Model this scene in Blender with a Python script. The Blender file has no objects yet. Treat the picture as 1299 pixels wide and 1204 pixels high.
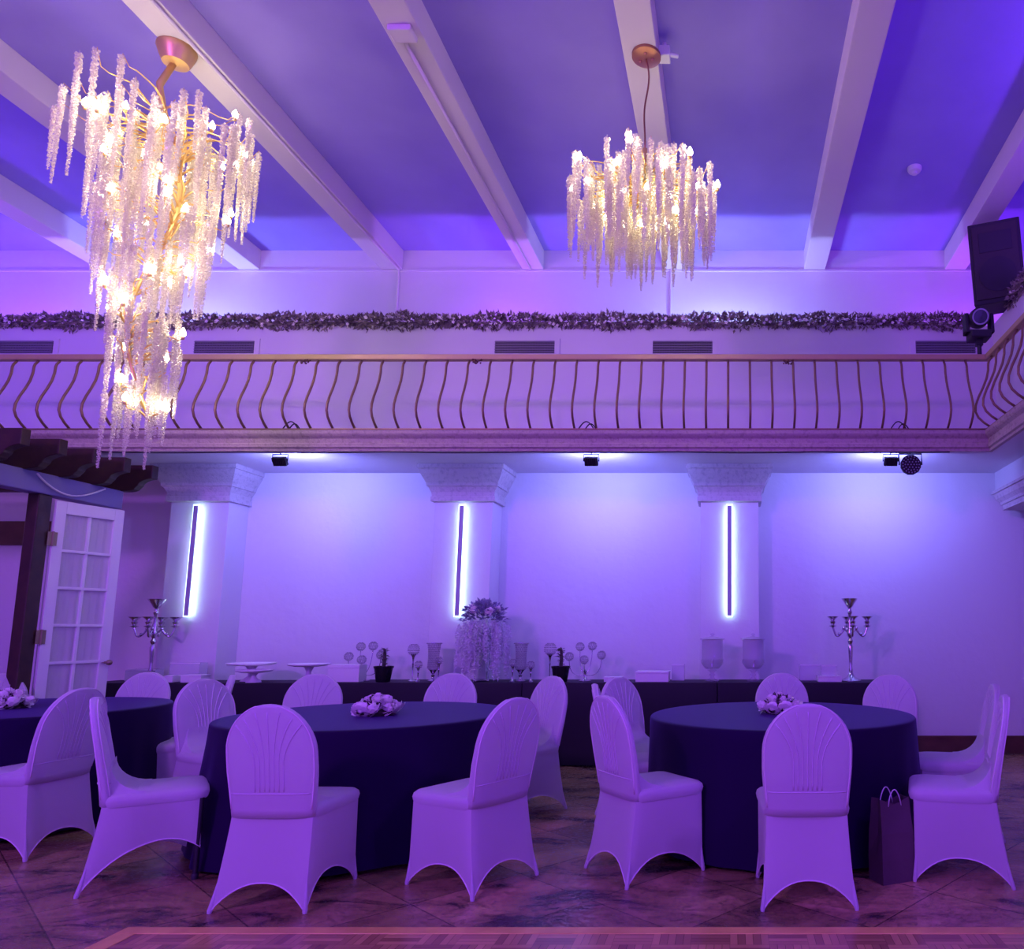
import bpy, math, random
from mathutils import Vector, Matrix
PI = math.pi
SC = bpy.context.scene
COL = SC.collection
R = random.Random(7)

# ------------------------------------------------------------------ camera numbers (measured from the perspective)
FPX, PCX, PCY, CAMH = 940.0, 926.0, 679.0, 1.316
TH = math.atan(121 / 940.0); CS, CC = math.sin(TH), math.cos(TH)
def ray(px, py):
    u = (px - PCX) / FPX; v = (PCY - py) / FPX
    return u, CC - v * CS, CS + v * CC
def at_y(px, py, y):            # point of a sight line on the plane at depth y
    u, d, n = ray(px, py); t = y / d
    return (u * t, y, CAMH + n * t)

# ------------------------------------------------------------------ materials
MATS = {}
def mat(name, col, rough=0.5, metal=0.0, spec=0.5, trans=0.0, ior=1.45, emit=None, estr=0.0, sheen=0.0, bump=None, var=None, alpha=1.0):
    m = bpy.data.materials.new(name); m.use_nodes = True
    nt = m.node_tree; b = nt.nodes['Principled BSDF']
    b.inputs['Base Color'].default_value = (*col, 1); b.inputs['Roughness'].default_value = rough
    b.inputs['Metallic'].default_value = metal; b.inputs['Specular IOR Level'].default_value = spec
    b.inputs['Transmission Weight'].default_value = trans; b.inputs['IOR'].default_value = ior
    b.inputs['Sheen Weight'].default_value = sheen; b.inputs['Alpha'].default_value = alpha
    if emit:
        b.inputs['Emission Color'].default_value = (*emit, 1); b.inputs['Emission Strength'].default_value = estr
    if bump or var:
        tc = nt.nodes.new('ShaderNodeTexCoord')
    if var:                      # (second colour, scale, contrast)
        c2, sc, lo, hi = var
        n = nt.nodes.new('ShaderNodeTexNoise'); n.inputs['Scale'].default_value = sc; n.inputs['Detail'].default_value = 6
        nt.links.new(tc.outputs['Object'], n.inputs['Vector'])
        r = nt.nodes.new('ShaderNodeValToRGB'); r.color_ramp.elements[0].position = lo; r.color_ramp.elements[1].position = hi
        r.color_ramp.elements[0].color = (*c2, 1); r.color_ramp.elements[1].color = (*col, 1)
        nt.links.new(n.outputs['Fac'], r.inputs['Fac']); nt.links.new(r.outputs['Color'], b.inputs['Base Color'])
    if bump:
        sc, st, dist = bump
        n = nt.nodes.new('ShaderNodeTexNoise'); n.inputs['Scale'].default_value = sc; n.inputs['Detail'].default_value = 5
        nt.links.new(tc.outputs['Object'], n.inputs['Vector'])
        bp = nt.nodes.new('ShaderNodeBump'); bp.inputs['Strength'].default_value = st; bp.inputs['Distance'].default_value = dist
        nt.links.new(n.outputs['Fac'], bp.inputs['Height']); nt.links.new(bp.outputs['Normal'], b.inputs['Normal'])
    MATS[name] = m
    return m

def see_through(m, fac):          # open gaps between beads let light pass
    nt = m.node_tree; o = nt.nodes['Material Output']; src = o.inputs['Surface'].links[0].from_socket
    t = nt.nodes.new('ShaderNodeBsdfTransparent'); x = nt.nodes.new('ShaderNodeMixShader'); x.inputs[0].default_value = fac
    nt.links.new(src, x.inputs[1]); nt.links.new(t.outputs[0], x.inputs[2]); nt.links.new(x.outputs[0], o.inputs['Surface']); return m
def translucent(m, col, fac):    # thin cloth lets some light through
    nt = m.node_tree; b = nt.nodes['Principled BSDF']; o = nt.nodes['Material Output']
    t = nt.nodes.new('ShaderNodeBsdfTranslucent'); t.inputs['Color'].default_value = (*col, 1)
    x = nt.nodes.new('ShaderNodeMixShader'); x.inputs[0].default_value = fac
    nt.links.new(b.outputs[0], x.inputs[1]); nt.links.new(t.outputs[0], x.inputs[2]); nt.links.new(x.outputs[0], o.inputs['Surface'])
    return m

M_wall = mat('plaster_wall', (0.72, 0.70, 0.73), 0.75, bump=(9, 0.25, 0.02), spec=0.3)
M_upper = mat('plaster_upper', (0.72, 0.69, 0.72), 0.8, bump=(6, 0.12, 0.01), spec=0.2)
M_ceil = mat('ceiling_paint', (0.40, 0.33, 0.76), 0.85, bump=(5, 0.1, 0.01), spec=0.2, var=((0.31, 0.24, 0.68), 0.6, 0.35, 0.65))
M_beam = mat('beam_paint', (0.72, 0.66, 0.66), 0.7, bump=(4, 0.15, 0.01), spec=0.25)
M_stone = mat('cast_stone', (0.60, 0.55, 0.56), 0.85, spec=0.2, bump=(55, 0.55, 0.01), var=((0.47, 0.43, 0.45), 26, 0.30, 0.5))
M_brass = mat('aged_brass', (0.30, 0.19, 0.11), 0.45, metal=0.6)
M_rail = mat('brass_handrail', (0.52, 0.39, 0.19), 0.5, metal=0.35)
M_gold = mat('gold_branch', (0.80, 0.54, 0.20), 0.42, metal=0.8)
M_dark = mat('black_metal', (0.015, 0.013, 0.02), 0.45)
M_black = mat('black_plastic', (0.02, 0.018, 0.025), 0.6)
M_grille = mat('grille_mesh', (0.03, 0.022, 0.025), 0.55, bump=(260, 0.6, 0.004))
M_wood = mat('dark_wood', (0.055, 0.022, 0.014), 0.55, bump=(14, 0.3, 0.01), var=((0.03, 0.012, 0.009), 8, 0.3, 0.7))
M_basewood = mat('baseboard_wood', (0.13, 0.055, 0.035), 0.4, var=((0.08, 0.032, 0.022), 6, 0.3, 0.7))
M_white = mat('white_paint', (0.78, 0.77, 0.78), 0.45)
M_curtain = translucent(mat('door_curtain', (0.66, 0.64, 0.68), 0.8), (0.7, 0.68, 0.72), 0.25)
M_pane = mat('door_glass', (0.9, 0.9, 0.95), 0.03, alpha=0.16)
M_fabric = translucent(mat('white_spandex', (0.80, 0.77, 0.80), 0.62, sheen=0.25, bump=(220, 0.08, 0.002)), (0.80, 0.74, 0.84), 0.44)
M_rib = mat('covered_frame', (0.66, 0.60, 0.68), 0.7)
M_seam = mat('cover_seam', (0.78, 0.71, 0.76), 0.7)
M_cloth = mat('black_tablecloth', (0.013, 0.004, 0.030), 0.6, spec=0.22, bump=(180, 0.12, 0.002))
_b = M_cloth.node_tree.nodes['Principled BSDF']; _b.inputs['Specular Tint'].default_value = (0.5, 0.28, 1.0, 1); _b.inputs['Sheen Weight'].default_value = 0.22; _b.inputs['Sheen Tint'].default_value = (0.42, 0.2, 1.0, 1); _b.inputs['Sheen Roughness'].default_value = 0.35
M_buffet = mat('black_buffet_cloth', (0.012, 0.008, 0.020), 0.6, spec=0.35, bump=(150, 0.12, 0.002))
M_chrome = mat('silver_metal', (0.62, 0.58, 0.62), 0.22, metal=1.0)
M_steel = mat('steel_leg', (0.5, 0.5, 0.52), 0.3, metal=1.0)
M_crystal = translucent(mat('crystal_bead', (0.97, 0.92, 0.78), 0.12, spec=0.8, trans=0.12, ior=1.55), (1.0, 0.95, 0.80), 0.62)
see_through(M_crystal, 0.35)
M_beadwork = mat('beaded_crystal', (0.55, 0.50, 0.58), 0.18, spec=0.9, trans=0.35, ior=1.5)
M_glass = mat('clear_glass', (0.93, 0.94, 0.97), 0.02, trans=1.0, ior=1.12)
M_thin = mat('thin_glass', (0.62, 0.60, 0.72), 0.03, spec=1.0, alpha=0.22)
M_acryl = mat('clear_acrylic', (0.86, 0.86, 0.93), 0.08, alpha=0.35)
M_bulb = mat('bulb_glow', (1, 0.9, 0.7), 0.3, emit=(1.0, 0.85, 0.60), estr=118)
M_led = mat('led_strip', (1, 1, 1), 0.3, emit=(0.50, 0.80, 1.0), estr=3.6)
M_ledbar = mat('led_fixture_face', (0.40, 0.36, 0.46), 0.5)
M_petal = mat('white_petal', (0.90, 0.85, 0.83), 0.6, spec=0.3)
M_leaf = mat('dark_leaf', (0.05, 0.06, 0.04), 0.6, var=((0.09, 0.06, 0.06), 30, 0.4, 0.6))
M_garl = mat('garland_leaf', (0.36, 0.30, 0.27), 0.7, var=((0.17, 0.14, 0.12), 14, 0.4, 0.6))
M_wist = translucent(mat('wisteria_petal', (0.82, 0.79, 0.85), 0.7), (0.8, 0.78, 0.85), 0.3)
M_bluef = mat('dusty_blue_flower', (0.26, 0.25, 0.38), 0.7)
M_pot = mat('glossy_black_pot', (0.012, 0.010, 0.016), 0.22)
M_porc = mat('white_porcelain', (0.82, 0.80, 0.82), 0.3)
M_boxw = mat('white_box', (0.80, 0.78, 0.80), 0.5)
M_paper = mat('brown_paper_bag', (0.10, 0.06, 0.075), 0.75, bump=(7, 0.5, 0.02))
M_brassh = mat('hinge_brass', (0.30, 0.22, 0.15), 0.45, metal=0.6)
M_copper = mat('copper_canopy', (0.45, 0.20, 0.14), 0.35, metal=0.8)
M_lens = mat('lens_glass', (0.05, 0.05, 0.09), 0.08)
M_leds = mat('led_lens_dot', (0.35, 0.33, 0.45), 0.2)
M_border = mat('light_wood_strip', (0.82, 0.56, 0.15), 0.35, var=((0.66, 0.42, 0.11), 7, 0.35, 0.65))
M_flood = mat('flood_glass', (0.9, 0.9, 1), 0.3, emit=(0.45, 0.5, 1.0), estr=14)

def floor_material():
    m = bpy.data.materials.new('travertine_tile'); m.use_nodes = True
    nt = m.node_tree; N = nt.nodes; L = nt.links; b = N['Principled BSDF']
    tc = N.new('ShaderNodeTexCoord')
    mp = N.new('ShaderNodeMapping'); mp.inputs['Rotation'].default_value = (0, 0, 0.72); L.new(tc.outputs['Object'], mp.inputs['Vector'])
    br = N.new('ShaderNodeTexBrick'); br.offset = 0.0; br.squash = 1.0
    br.inputs['Scale'].default_value = 1.0; br.inputs['Brick Width'].default_value = 0.61; br.inputs['Row Height'].default_value = 0.61
    br.inputs['Mortar Size'].default_value = 0.004; br.inputs['Bias'].default_value = 0.0; br.inputs['Mortar Smooth'].default_value = 0.1
    br.inputs['Color1'].default_value = (0.30, 0.30, 0.30, 1); br.inputs['Color2'].default_value = (0.72, 0.72, 0.72, 1); br.inputs['Mortar'].default_value = (0.05, 0.05, 0.05, 1)
    L.new(mp.outputs[0], br.inputs['Vector'])
    n1 = N.new('ShaderNodeTexNoise'); n1.inputs['Scale'].default_value = 1.7; n1.inputs['Detail'].default_value = 9; n1.inputs['Roughness'].default_value = 0.68; n1.inputs['Distortion'].default_value = 0.8
    mp2 = N.new('ShaderNodeMapping'); mp2.inputs['Scale'].default_value = (1, 1.8, 1); mp2.inputs['Rotation'].default_value = (0, 0, 0.3)
    L.new(tc.outputs['Object'], mp2.inputs['Vector']); L.new(mp2.outputs[0], n1.inputs['Vector'])
    r1 = N.new('ShaderNodeValToRGB'); e = r1.color_ramp.elements
    e[0].position = 0.38; e[0].color = (0.06, 0.042, 0.036, 1); e[1].position = 0.66; e[1].color = (0.64, 0.44, 0.21, 1)
    x = r1.color_ramp.elements.new(0.47); x.color = (0.34, 0.22, 0.105, 1)
    L.new(n1.outputs['Fac'], r1.inputs['Fac'])
    n2 = N.new('ShaderNodeTexNoise'); n2.inputs['Scale'].default_value = 26; n2.inputs['Detail'].default_value = 8; n2.inputs['Roughness'].default_value = 0.75; n2.inputs['Distortion'].default_value = 1.2
    L.new(mp2.outputs[0], n2.inputs['Vector'])
    r2 = N.new('ShaderNodeValToRGB'); r2.color_ramp.elements[0].position = 0.36; r2.color_ramp.elements[0].color = (0.12, 0.12, 0.12, 1); r2.color_ramp.elements[1].position = 0.5; r2.color_ramp.elements[1].color = (1, 1, 1, 1)
    L.new(n2.outputs['Fac'], r2.inputs['Fac'])
    mx = N.new('ShaderNodeMix'); mx.data_type = 'RGBA'; mx.blend_type = 'MULTIPLY'; mx.inputs[0].default_value = 0.8
    L.new(r1.outputs[0], mx.inputs[6]); L.new(r2.outputs[0], mx.inputs[7])
    mr = N.new('ShaderNodeMapRange'); mr.inputs[1].default_value = 0.05; mr.inputs[2].default_value = 0.72; mr.inputs[3].default_value = 0.35; mr.inputs[4].default_value = 1.15
    L.new(br.outputs['Color'], mr.inputs[0])
    mx2 = N.new('ShaderNodeMix'); mx2.data_type = 'RGBA'; mx2.blend_type = 'MULTIPLY'; mx2.inputs[0].default_value = 1.0
    L.new(mx.outputs[2], mx2.inputs[6]); L.new(mr.outputs[0], mx2.inputs[7])
    L.new(mx2.outputs[2], b.inputs['Base Color'])
    rr = N.new('ShaderNodeMapRange'); rr.inputs[1].default_value = 0.3; rr.inputs[2].default_value = 0.6; rr.inputs[3].default_value = 0.40; rr.inputs[4].default_value = 0.15
    L.new(n2.outputs['Fac'], rr.inputs[0]); L.new(rr.outputs[0], b.inputs['Roughness'])
    bp = N.new('ShaderNodeBump'); bp.inputs['Strength'].default_value = 0.25; bp.inputs['Distance'].default_value = 0.004
    L.new(r2.outputs[0], bp.inputs['Height']); L.new(bp.outputs[0], b.inputs['Normal'])
    return m

def parquet_material():
    m = bpy.data.materials.new('basket_parquet'); m.use_nodes = True
    nt = m.node_tree; N = nt.nodes; L = nt.links; b = N['Principled BSDF']
    def math_(op, a, bv=None):
        n = N.new('ShaderNodeMath'); n.operation = op
        for i, q in enumerate((a, bv)):
            if q is None: continue
            if isinstance(q, (int, float)): n.inputs[i].default_value = q
            else: L.new(q, n.inputs[i])
        return n.outputs[0]
    tc = N.new('ShaderNodeTexCoord'); sp = N.new('ShaderNodeSeparateXYZ'); L.new(tc.outputs['Object'], sp.inputs[0])
    S = 0.165; K = 5
    bx = math_('FLOOR', math_('DIVIDE', sp.outputs[0], S)); by = math_('FLOOR', math_('DIVIDE', sp.outputs[1], S))
    chk = math_('FLOORED_MODULO', math_('ADD', bx, by), 2.0)
    fx = math_('MULTIPLY', math_('DIVIDE', sp.outputs[0], S), K); fy = math_('MULTIPLY', math_('DIVIDE', sp.outputs[1], S), K)
    def mixv(a, c):
        n = N.new('ShaderNodeMix'); L.new(chk, n.inputs[0]); L.new(a, n.inputs[2]); L.new(c, n.inputs[3]); return n.outputs[0]
    f = mixv(fx, fy)
    cell = math_('FLOOR', f); fr = math_('FRACT', f)
    cb = N.new('ShaderNodeCombineXYZ'); L.new(bx, cb.inputs[0]); L.new(by, cb.inputs[1]); L.new(cell, cb.inputs[2])
    wn = N.new('ShaderNodeTexWhiteNoise'); L.new(cb.outputs[0], wn.inputs['Vector'])
    ramp = N.new('ShaderNodeValToRGB'); e = ramp.color_ramp.elements
    e[0].color = (0.30, 0.16, 0.07, 1); e[1].color = (0.64, 0.39, 0.15, 1)
    L.new(wn.outputs['Value'], ramp.inputs[0])
    gap = math_('LESS_THAN', math_('ABSOLUTE', math_('SUBTRACT', fr, 0.5)), 0.465)
    mr = N.new('ShaderNodeMapRange'); mr.inputs[3].default_value = 0.35; mr.inputs[4].default_value = 1.0; L.new(gap, mr.inputs[0])
    mx = N.new('ShaderNodeMix'); mx.data_type = 'RGBA'; mx.blend_type = 'MULTIPLY'; mx.inputs[0].default_value = 1
    L.new(ramp.outputs[0], mx.inputs[6]); L.new(mr.outputs[0], mx.inputs[7]); L.new(mx.outputs[2], b.inputs['Base Color'])
    b.inputs['Roughness'].default_value = 0.24
    return m
M_floor = floor_material(); M_parquet = parquet_material()

def vent_material():
    m = mat('vent_grille', (0.28, 0.26, 0.30), 0.5, metal=0.3)
    return m
M_vent = vent_material()
M_ventdark = mat('vent_dark', (0.03, 0.03, 0.035), 0.9)

# ------------------------------------------------------------------ mesh builder
class MB:
    def __init__(s): s.v = []; s.f = []; s.mi = []; s.cur = 0
    def _add(s, vs, fs):
        o = len(s.v); s.v += [tuple(p) for p in vs]; s.f += [tuple(i + o for i in f) for f in fs]; s.mi += [s.cur] * len(fs)
    def box(s, x0, x1, y0, y1, z0, z1):
        v = [(x, y, z) for z in (z0, z1) for y in (y0, y1) for x in (x0, x1)]
        s._add(v, [(0, 2, 3, 1), (4, 5, 7, 6), (0, 1, 5, 4), (2, 6, 7, 3), (0, 4, 6, 2), (1, 3, 7, 5)]); return s
    def obox(s, c, ax, ay, az, hx, hy, hz):
        c = Vector(c); ax, ay, az = Vector(ax), Vector(ay), Vector(az)
        v = [c + ax * (i * hx) + ay * (j * hy) + az * (k * hz) for k in (-1, 1) for j in (-1, 1) for i in (-1, 1)]
        s._add(v, [(0, 2, 3, 1), (4, 5, 7, 6), (0, 1, 5, 4), (2, 6, 7, 3), (0, 4, 6, 2), (1, 3, 7, 5)]); return s
    def loft(s, loops, cap0=True, cap1=True, closed=True):
        n = len(loops[0]); vs = [p for l in loops for p in l]; fs = []
        for k in range(len(loops) - 1):
            for i in range(n if closed else n - 1):
                j = (i + 1) % n
                fs.append((k * n + i, k * n + j, (k + 1) * n + j, (k + 1) * n + i))
        if cap0: fs.append(tuple(reversed(range(n))))
        if cap1: fs.append(tuple((len(loops) - 1) * n + i for i in range(n)))
        s._add(vs, fs); return s
    def lathe(s, prof, n=20, c=(0, 0, 0), cap=True):
        loops = [[(c[0] + r * math.cos(2 * PI * i / n), c[1] + r * math.sin(2 * PI * i / n), c[2] + z) for i in range(n)] for r, z in prof]
        return s.loft(loops, cap, cap)
    def tube(s, pts, r, n=8, cap=True):
        pts = [Vector(p) for p in pts]; m = len(pts)
        rs = r if isinstance(r, (list, tuple)) else [r] * m
        loops = []; up = None
        for i in range(m):
            t = (pts[min(i + 1, m - 1)] - pts[max(i - 1, 0)]).normalized()
            if up is None:
                up = Vector((0, 0, 1)) if abs(t.z) < 0.9 else Vector((0, 1, 0))
            a = t.cross(up)
            if a.length < 1e-5: a = t.cross(Vector((1, 0, 0)))
            a.normalize(); b = a.cross(t).normalized(); up = b
            loops.append([pts[i] + (a * math.cos(2 * PI * k / n) + b * math.sin(2 * PI * k / n)) * rs[i] for k in range(n)])
        return s.loft(loops, cap, cap)
    def ball(s, c, r, n=10, m=6, sz=1.0):
        prof = [(max(1e-4, r * math.sin(PI * k / m)), -r * sz * math.cos(PI * k / m)) for k in range(m + 1)]
        return s.lathe(prof, n, c)
    def octa(s, c, r, rnd, stretch=1.0):
        e = Matrix.Rotation(rnd.uniform(0, 6.28), 3, Vector((rnd.uniform(-1, 1), rnd.uniform(-1, 1), rnd.uniform(-1, 1))).normalized())
        c = Vector(c)
        d = [Vector((1, 0, 0)), Vector((0, 1, 0)), Vector((-1, 0, 0)), Vector((0, -1, 0)), Vector((0, 0, stretch)), Vector((0, 0, -stretch))]
        v = [c + e @ (q * r) for q in d]
        s._add(v, [(0, 1, 4), (1, 2, 4), (2, 3, 4), (3, 0, 4), (1, 0, 5), (2, 1, 5), (3, 2, 5), (0, 3, 5)]); return s
    def leaf(s, c, d, nrm, l, w):
        c, d = Vector(c), Vector(d).normalized(); side = d.cross(Vector(nrm))
        if side.length < 1e-4: side = d.cross(Vector((0.3, 0.9, 0.1)))
        side.normalize(); up = side.cross(d)
        v = [c, c + d * l * 0.45 + side * w * 0.5 + up * l * 0.06, c + d * l - up * l * 0.08, c + d * l * 0.45 - side * w * 0.5 + up * l * 0.06]
        s._add(v, [(0, 1, 2), (0, 2, 3)]); return s

def obj(name, mb, m, parent=None, bevel=0.0, smooth=None, solid=0.0, loc=None, sub=0):
    me = bpy.data.meshes.new(name); me.from_pydata(mb.v, [], mb.f); me.update()
    mats = m if isinstance(m, (list, tuple)) else [m]
    for q in mats: me.materials.append(q)
    if len(mats) > 1: me.polygons.foreach_set('material_index', mb.mi)
    o = bpy.data.objects.new(name, me); COL.objects.link(o)
    if smooth is not None:
        me.polygons.foreach_set('use_smooth', [True] * len(me.polygons))
        if smooth < 180:
            me.set_sharp_from_angle(angle=math.radians(smooth))
    if solid: q = o.modifiers.new('t', 'SOLIDIFY'); q.thickness = solid
    if bevel: q = o.modifiers.new('b', 'BEVEL'); q.width = bevel; q.segments = 2; q.limit_method = 'ANGLE'
    if sub: q = o.modifiers.new('s', 'SUBSURF'); q.levels = sub; q.render_levels = sub
    if parent: o.parent = parent
    if loc: o.location = loc
    return o
def tag(o, label=None, cat=None, group=None, kind=None):
    if label: o['label'] = label
    if cat: o['category'] = cat
    if group: o['group'] = group
    if kind: o['kind'] = kind
    return o
def thing(name, label, cat, loc=(0, 0, 0), rz=0.0, group=None):
    o = bpy.data.objects.new(name, None); o.empty_display_size = 0.1; COL.objects.link(o)
    o.location = loc; o.rotation_euler = (0, 0, rz)
    return tag(o, label, cat, group)
def dup(o, loc, rz, label, group=None):
    c = o.copy(); COL.objects.link(c); c.location = loc; c.rotation_euler = (0, 0, rz); c['label'] = label
    if group: c['group'] = group
    for ch in o.children:
        d = ch.copy(); COL.objects.link(d); d.parent = c
        for g in ch.children:
            e = g.copy(); COL.objects.link(e); e.parent = d
    return c
def struct(name, mb, m, label, cat, bevel=0.0, smooth=None, parent=None):
    o = obj(name, mb, m, parent, bevel, smooth)
    if not parent: tag(o, label, cat, kind='structure')
    return o
def lerp(a, b, t): return a + (b - a) * t

# ================================================================== THE ROOM
YB = 8.3           # lower back wall
YK = 8.25          # knee wall behind the balcony rail
YU = 8.9           # upper back wall
YF = 6.97          # balcony edge
ZS = 3.10          # underside of the balcony
ZP = 4.84          # top of the knee wall
ZBM, ZC = 5.86, 6.12
XL, XR = -9.4, 4.4
Y0 = -3.5
XI = 2.52          # inner edge of the side balcony

struct('floor', MB().box(XL, XR, Y0, YB + 0.1, -0.1, 0.0), M_floor, 'mottled brown travertine tile floor laid diagonally', 'floor')
struct('wall_back', MB().box(XL, XR, YB, YB + 0.12, 0, ZS), M_wall, 'white plaster back wall under the balcony washed in violet light', 'wall')
struct('wall_knee', MB().box(XL, XR, YK, YK + 0.06, ZS + 0.1, ZP), M_upper, 'low plaster wall behind the balcony railing', 'wall')
struct('wall_upper', MB().box(XL, XR + 0.3, YU, YU + 0.1, 4.1, ZC), M_upper, 'upper back wall between garland and ceiling', 'wall')
struct('trim_1', MB().box(XL, XR, YK + 0.06, YU, 4.05, 4.1), M_upper, 'recessed light ledge behind the knee wall', 'ledge')
struct('trim_2', MB().box(XL, XR, YU - 0.012, YU, ZBM - 0.025, ZBM - 0.005), M_upper, 'thin moulding line along the upper wall at beam height', 'trim')
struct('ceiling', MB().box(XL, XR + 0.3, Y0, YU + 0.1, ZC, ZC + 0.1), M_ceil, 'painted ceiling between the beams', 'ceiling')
struct('wall_left', MB().box(XL - 0.1, XL, Y0, YU, 0, ZC), M_upper, 'far left wall of the hall', 'wall')
struct('wall_right', MB().box(XR, XR + 0.1, Y0, YB, 0, 3.2), M_wall, 'right wall below the side balcony', 'wall')
struct('wall_right_upper', MB().box(XR + 0.2, XR + 0.3, Y0, YU, 3.2, ZC), M_upper, 'right upper wall above the side balcony', 'wall')
struct('baseboard_back', MB().box(1.6, XR, YB - 0.03, YB, 0, 0.17).box(1.6, XR, YB - 0.04, YB, 0.15, 0.18), M_basewood, 'dark wooden baseboard along the back wall', 'baseboard')

for i, xc in enumerate((-9.66 + 0.05, -7.87, -6.10, -4.29, -2.50, -0.714, 1.075, 2.86)):
    if xc < XL: continue
    bx_ = struct('ceiling_beam', MB().box(xc - 0.135, xc + 0.135, Y0, YU, ZBM, ZC), M_beam, None, None, bevel=0.008)
    names = {-7.87: 'ceiling beam at the far left edge of the photo', -6.10: 'ceiling beam passing behind the tall chandelier', -4.29: 'ceiling beam carrying the tall tiered chandelier',
             -2.50: 'ceiling beam with a junction box and pipe between the two chandeliers', -0.714: 'ceiling beam carrying the round chandelier',
             1.075: 'ceiling beam just right of the round chandelier', 2.86: 'ceiling beam above the black loudspeaker'}
    tag(bx_, names[xc], 'beam', kind='structure')

# balcony slab (main + side)
sl = MB().box(XL, XR, YF, YB + 0.12, ZS, ZS + 0.12); sl.box(XI + 0.03, XR, Y0, YF, ZS, ZS + 0.12)
struct('balcony_floor', sl, M_wall, 'white underside slab of the balcony', 'balcony')
prof = [(0.0, 3.02), (0.035, 3.02), (0.035, 3.045), (0.055, 3.055), (0.055, 3.09), (0.04, 3.10), (0.045, 3.14), (0.075, 3.165), (0.085, 3.18), (0.085, 3.215), (0.0, 3.225)]
def sweep(prof, y_main, x_side):     # profile runs along the main edge then turns towards the camera
    loops = []
    for p in range(3):
        lp = []
        for o, z in prof:
            if p == 0: lp.append((XL, y_main - o, z))
            elif p == 1: lp.append((x_side - o, y_main - o, z))
            else: lp.append((x_side - o, Y0, z))
        loops.append(lp)
    return MB().loft(loops)
M_fascia = mat('fascia_stone', (0.50, 0.42, 0.36), 0.85, spec=0.2, bump=(55, 0.6, 0.01), var=((0.38, 0.31, 0.27), 26, 0.30, 0.5))
struct('balcony_fascia', sweep(prof, YF, XI), M_fascia, 'moulded stone fascia along the balcony edge', 'moulding')
# back side strip closing the slab behind the fascia bottom
struct('trim_3', MB().box(XL, XI + 0.03, YF, YF + 0.05, 3.02, ZS).box(XI, XI + 0.05, Y0, YF, 3.02, ZS), M_wall, 'lip under the balcony edge', 'trim')

# side knee wall, side header with its moulding and column
struct('wall_knee_side', MB().box(3.06, 3.12, Y0, YK, ZS + 0.1, ZP), M_upper, 'low plaster wall along the right side balcony', 'wall')
struct('trim_4', MB().box(3.02, 3.5, Y0, YB, 2.84, ZS), M_wall, 'header beam under the right side balcony', 'header')
def capital(name, cx, yf, hw, zt, zb, label, proj=None, shaft=None):
    steps = [(0.0, 0.165), (0.05, 0.165), (0.055, 0.150), (0.10, 0.140), (0.20, 0.090), (0.235, 0.085), (0.24, 0.072), (0.30, 0.045), (0.345, 0.04), (0.35, 0.05), (0.40, 0.05)]
    lp = []
    H = zt - zb
    for dz, off in steps:
        z = zt - dz / 0.40 * H
        lp.append([(cx - hw - off, YB, z), (cx - hw - off, yf - off, z), (cx + hw + off, yf - off, z), (cx + hw + off, YB, z)])
    m = MB().loft(lp); return struct(name, m, M_stone, label, 'capital')
YP = 7.97
for cx, l in ((-5.775, 'leftmost'), (-2.90, 'middle'), (-0.005, 'right')):
    struct('pilaster', MB().box(cx - 0.315, cx + 0.315, YP, YB, 0, 3.0), M_wall, '%s of the three white plaster pilasters with light bars' % l, 'pilaster', bevel=0.004)
    capital('capital', cx, YP, 0.30, ZS, 2.71, 'moulded stone capital on the %s pilaster' % l)
# side column capital seen from below at the right edge
lp = []
for dz, off in [(0.0, 0.12), (0.03, 0.12), (0.035, 0.10), (0.09, 0.085), (0.13, 0.05), (0.16, 0.045), (0.165, 0.03), (0.205, 0.02), (0.22, 0.03)]:
    z = 2.86 - dz; lp.append([(3.06 - off, 6.6 - off, z), (3.9 + off, 6.6 - off, z), (3.9 + off, 8.1 + off, z), (3.06 - off, 8.1 + off, z)])
struct('capital', MB().loft(lp), M_stone, 'stone capital under the side balcony at the right edge', 'capital')
struct('column', MB().box(3.42, 3.85, 6.75, 7.95, 0, 2.66), M_wall, 'square column under the right side capital', 'column')

# ---- left: low timber porch with header, jamb and rafters
hd = MB().box(-6.12, -5.98, 3.2, 7.2, 2.50, 2.68)
M_header = mat('header_paint', (0.20, 0.17, 0.36), 0.6)
struct('trim_5', hd, M_header, 'painted header beam under the dark rafter tails', 'header', bevel=0.01)
struct('trim_6', MB().box(-6.10, -6.0, 6.34, 6.47, 0, 2.5), M_wood, 'dark timber door jamb beside the white glazed door', 'jamb', bevel=0.008)
struct('trim_7', MB().box(-9.3, -7.55, YB - 0.05, YB, *sorted((at_y(20, 692, YB)[2], at_y(20, 662, YB)[2]))), M_basewood, 'wooden door head on the wall beyond the opening', 'trim', bevel=0.005)
def rafter():
    m = MB()
    pts = [(-2.6, 0.26), (0.0, 0.26), (0.0, 0.125)]
    for k in range(9):
        a = k / 8 * PI / 2; pts.append((-0.02 - 0.11 * math.sin(a), 0.125 - 0.035 * (1 - math.cos(a)) - 0.03 * k / 8))
    pts += [(-0.16, 0.03)]
    for k in range(1, 7):
        a = k / 6 * PI / 2; pts.append((-0.16 - 0.10 * (1 - math.cos(a)), 0.03 - 0.03 * math.sin(a)))
    pts += [(-2.6, 0.0)]
    m.loft([[(x, -0.04, z) for x, z in pts], [(x, 0.04, z) for x, z in pts]]); return m
words = ['first', 'second', 'middle', 'fourth', 'fifth and rightmost']
r0 = None
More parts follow.
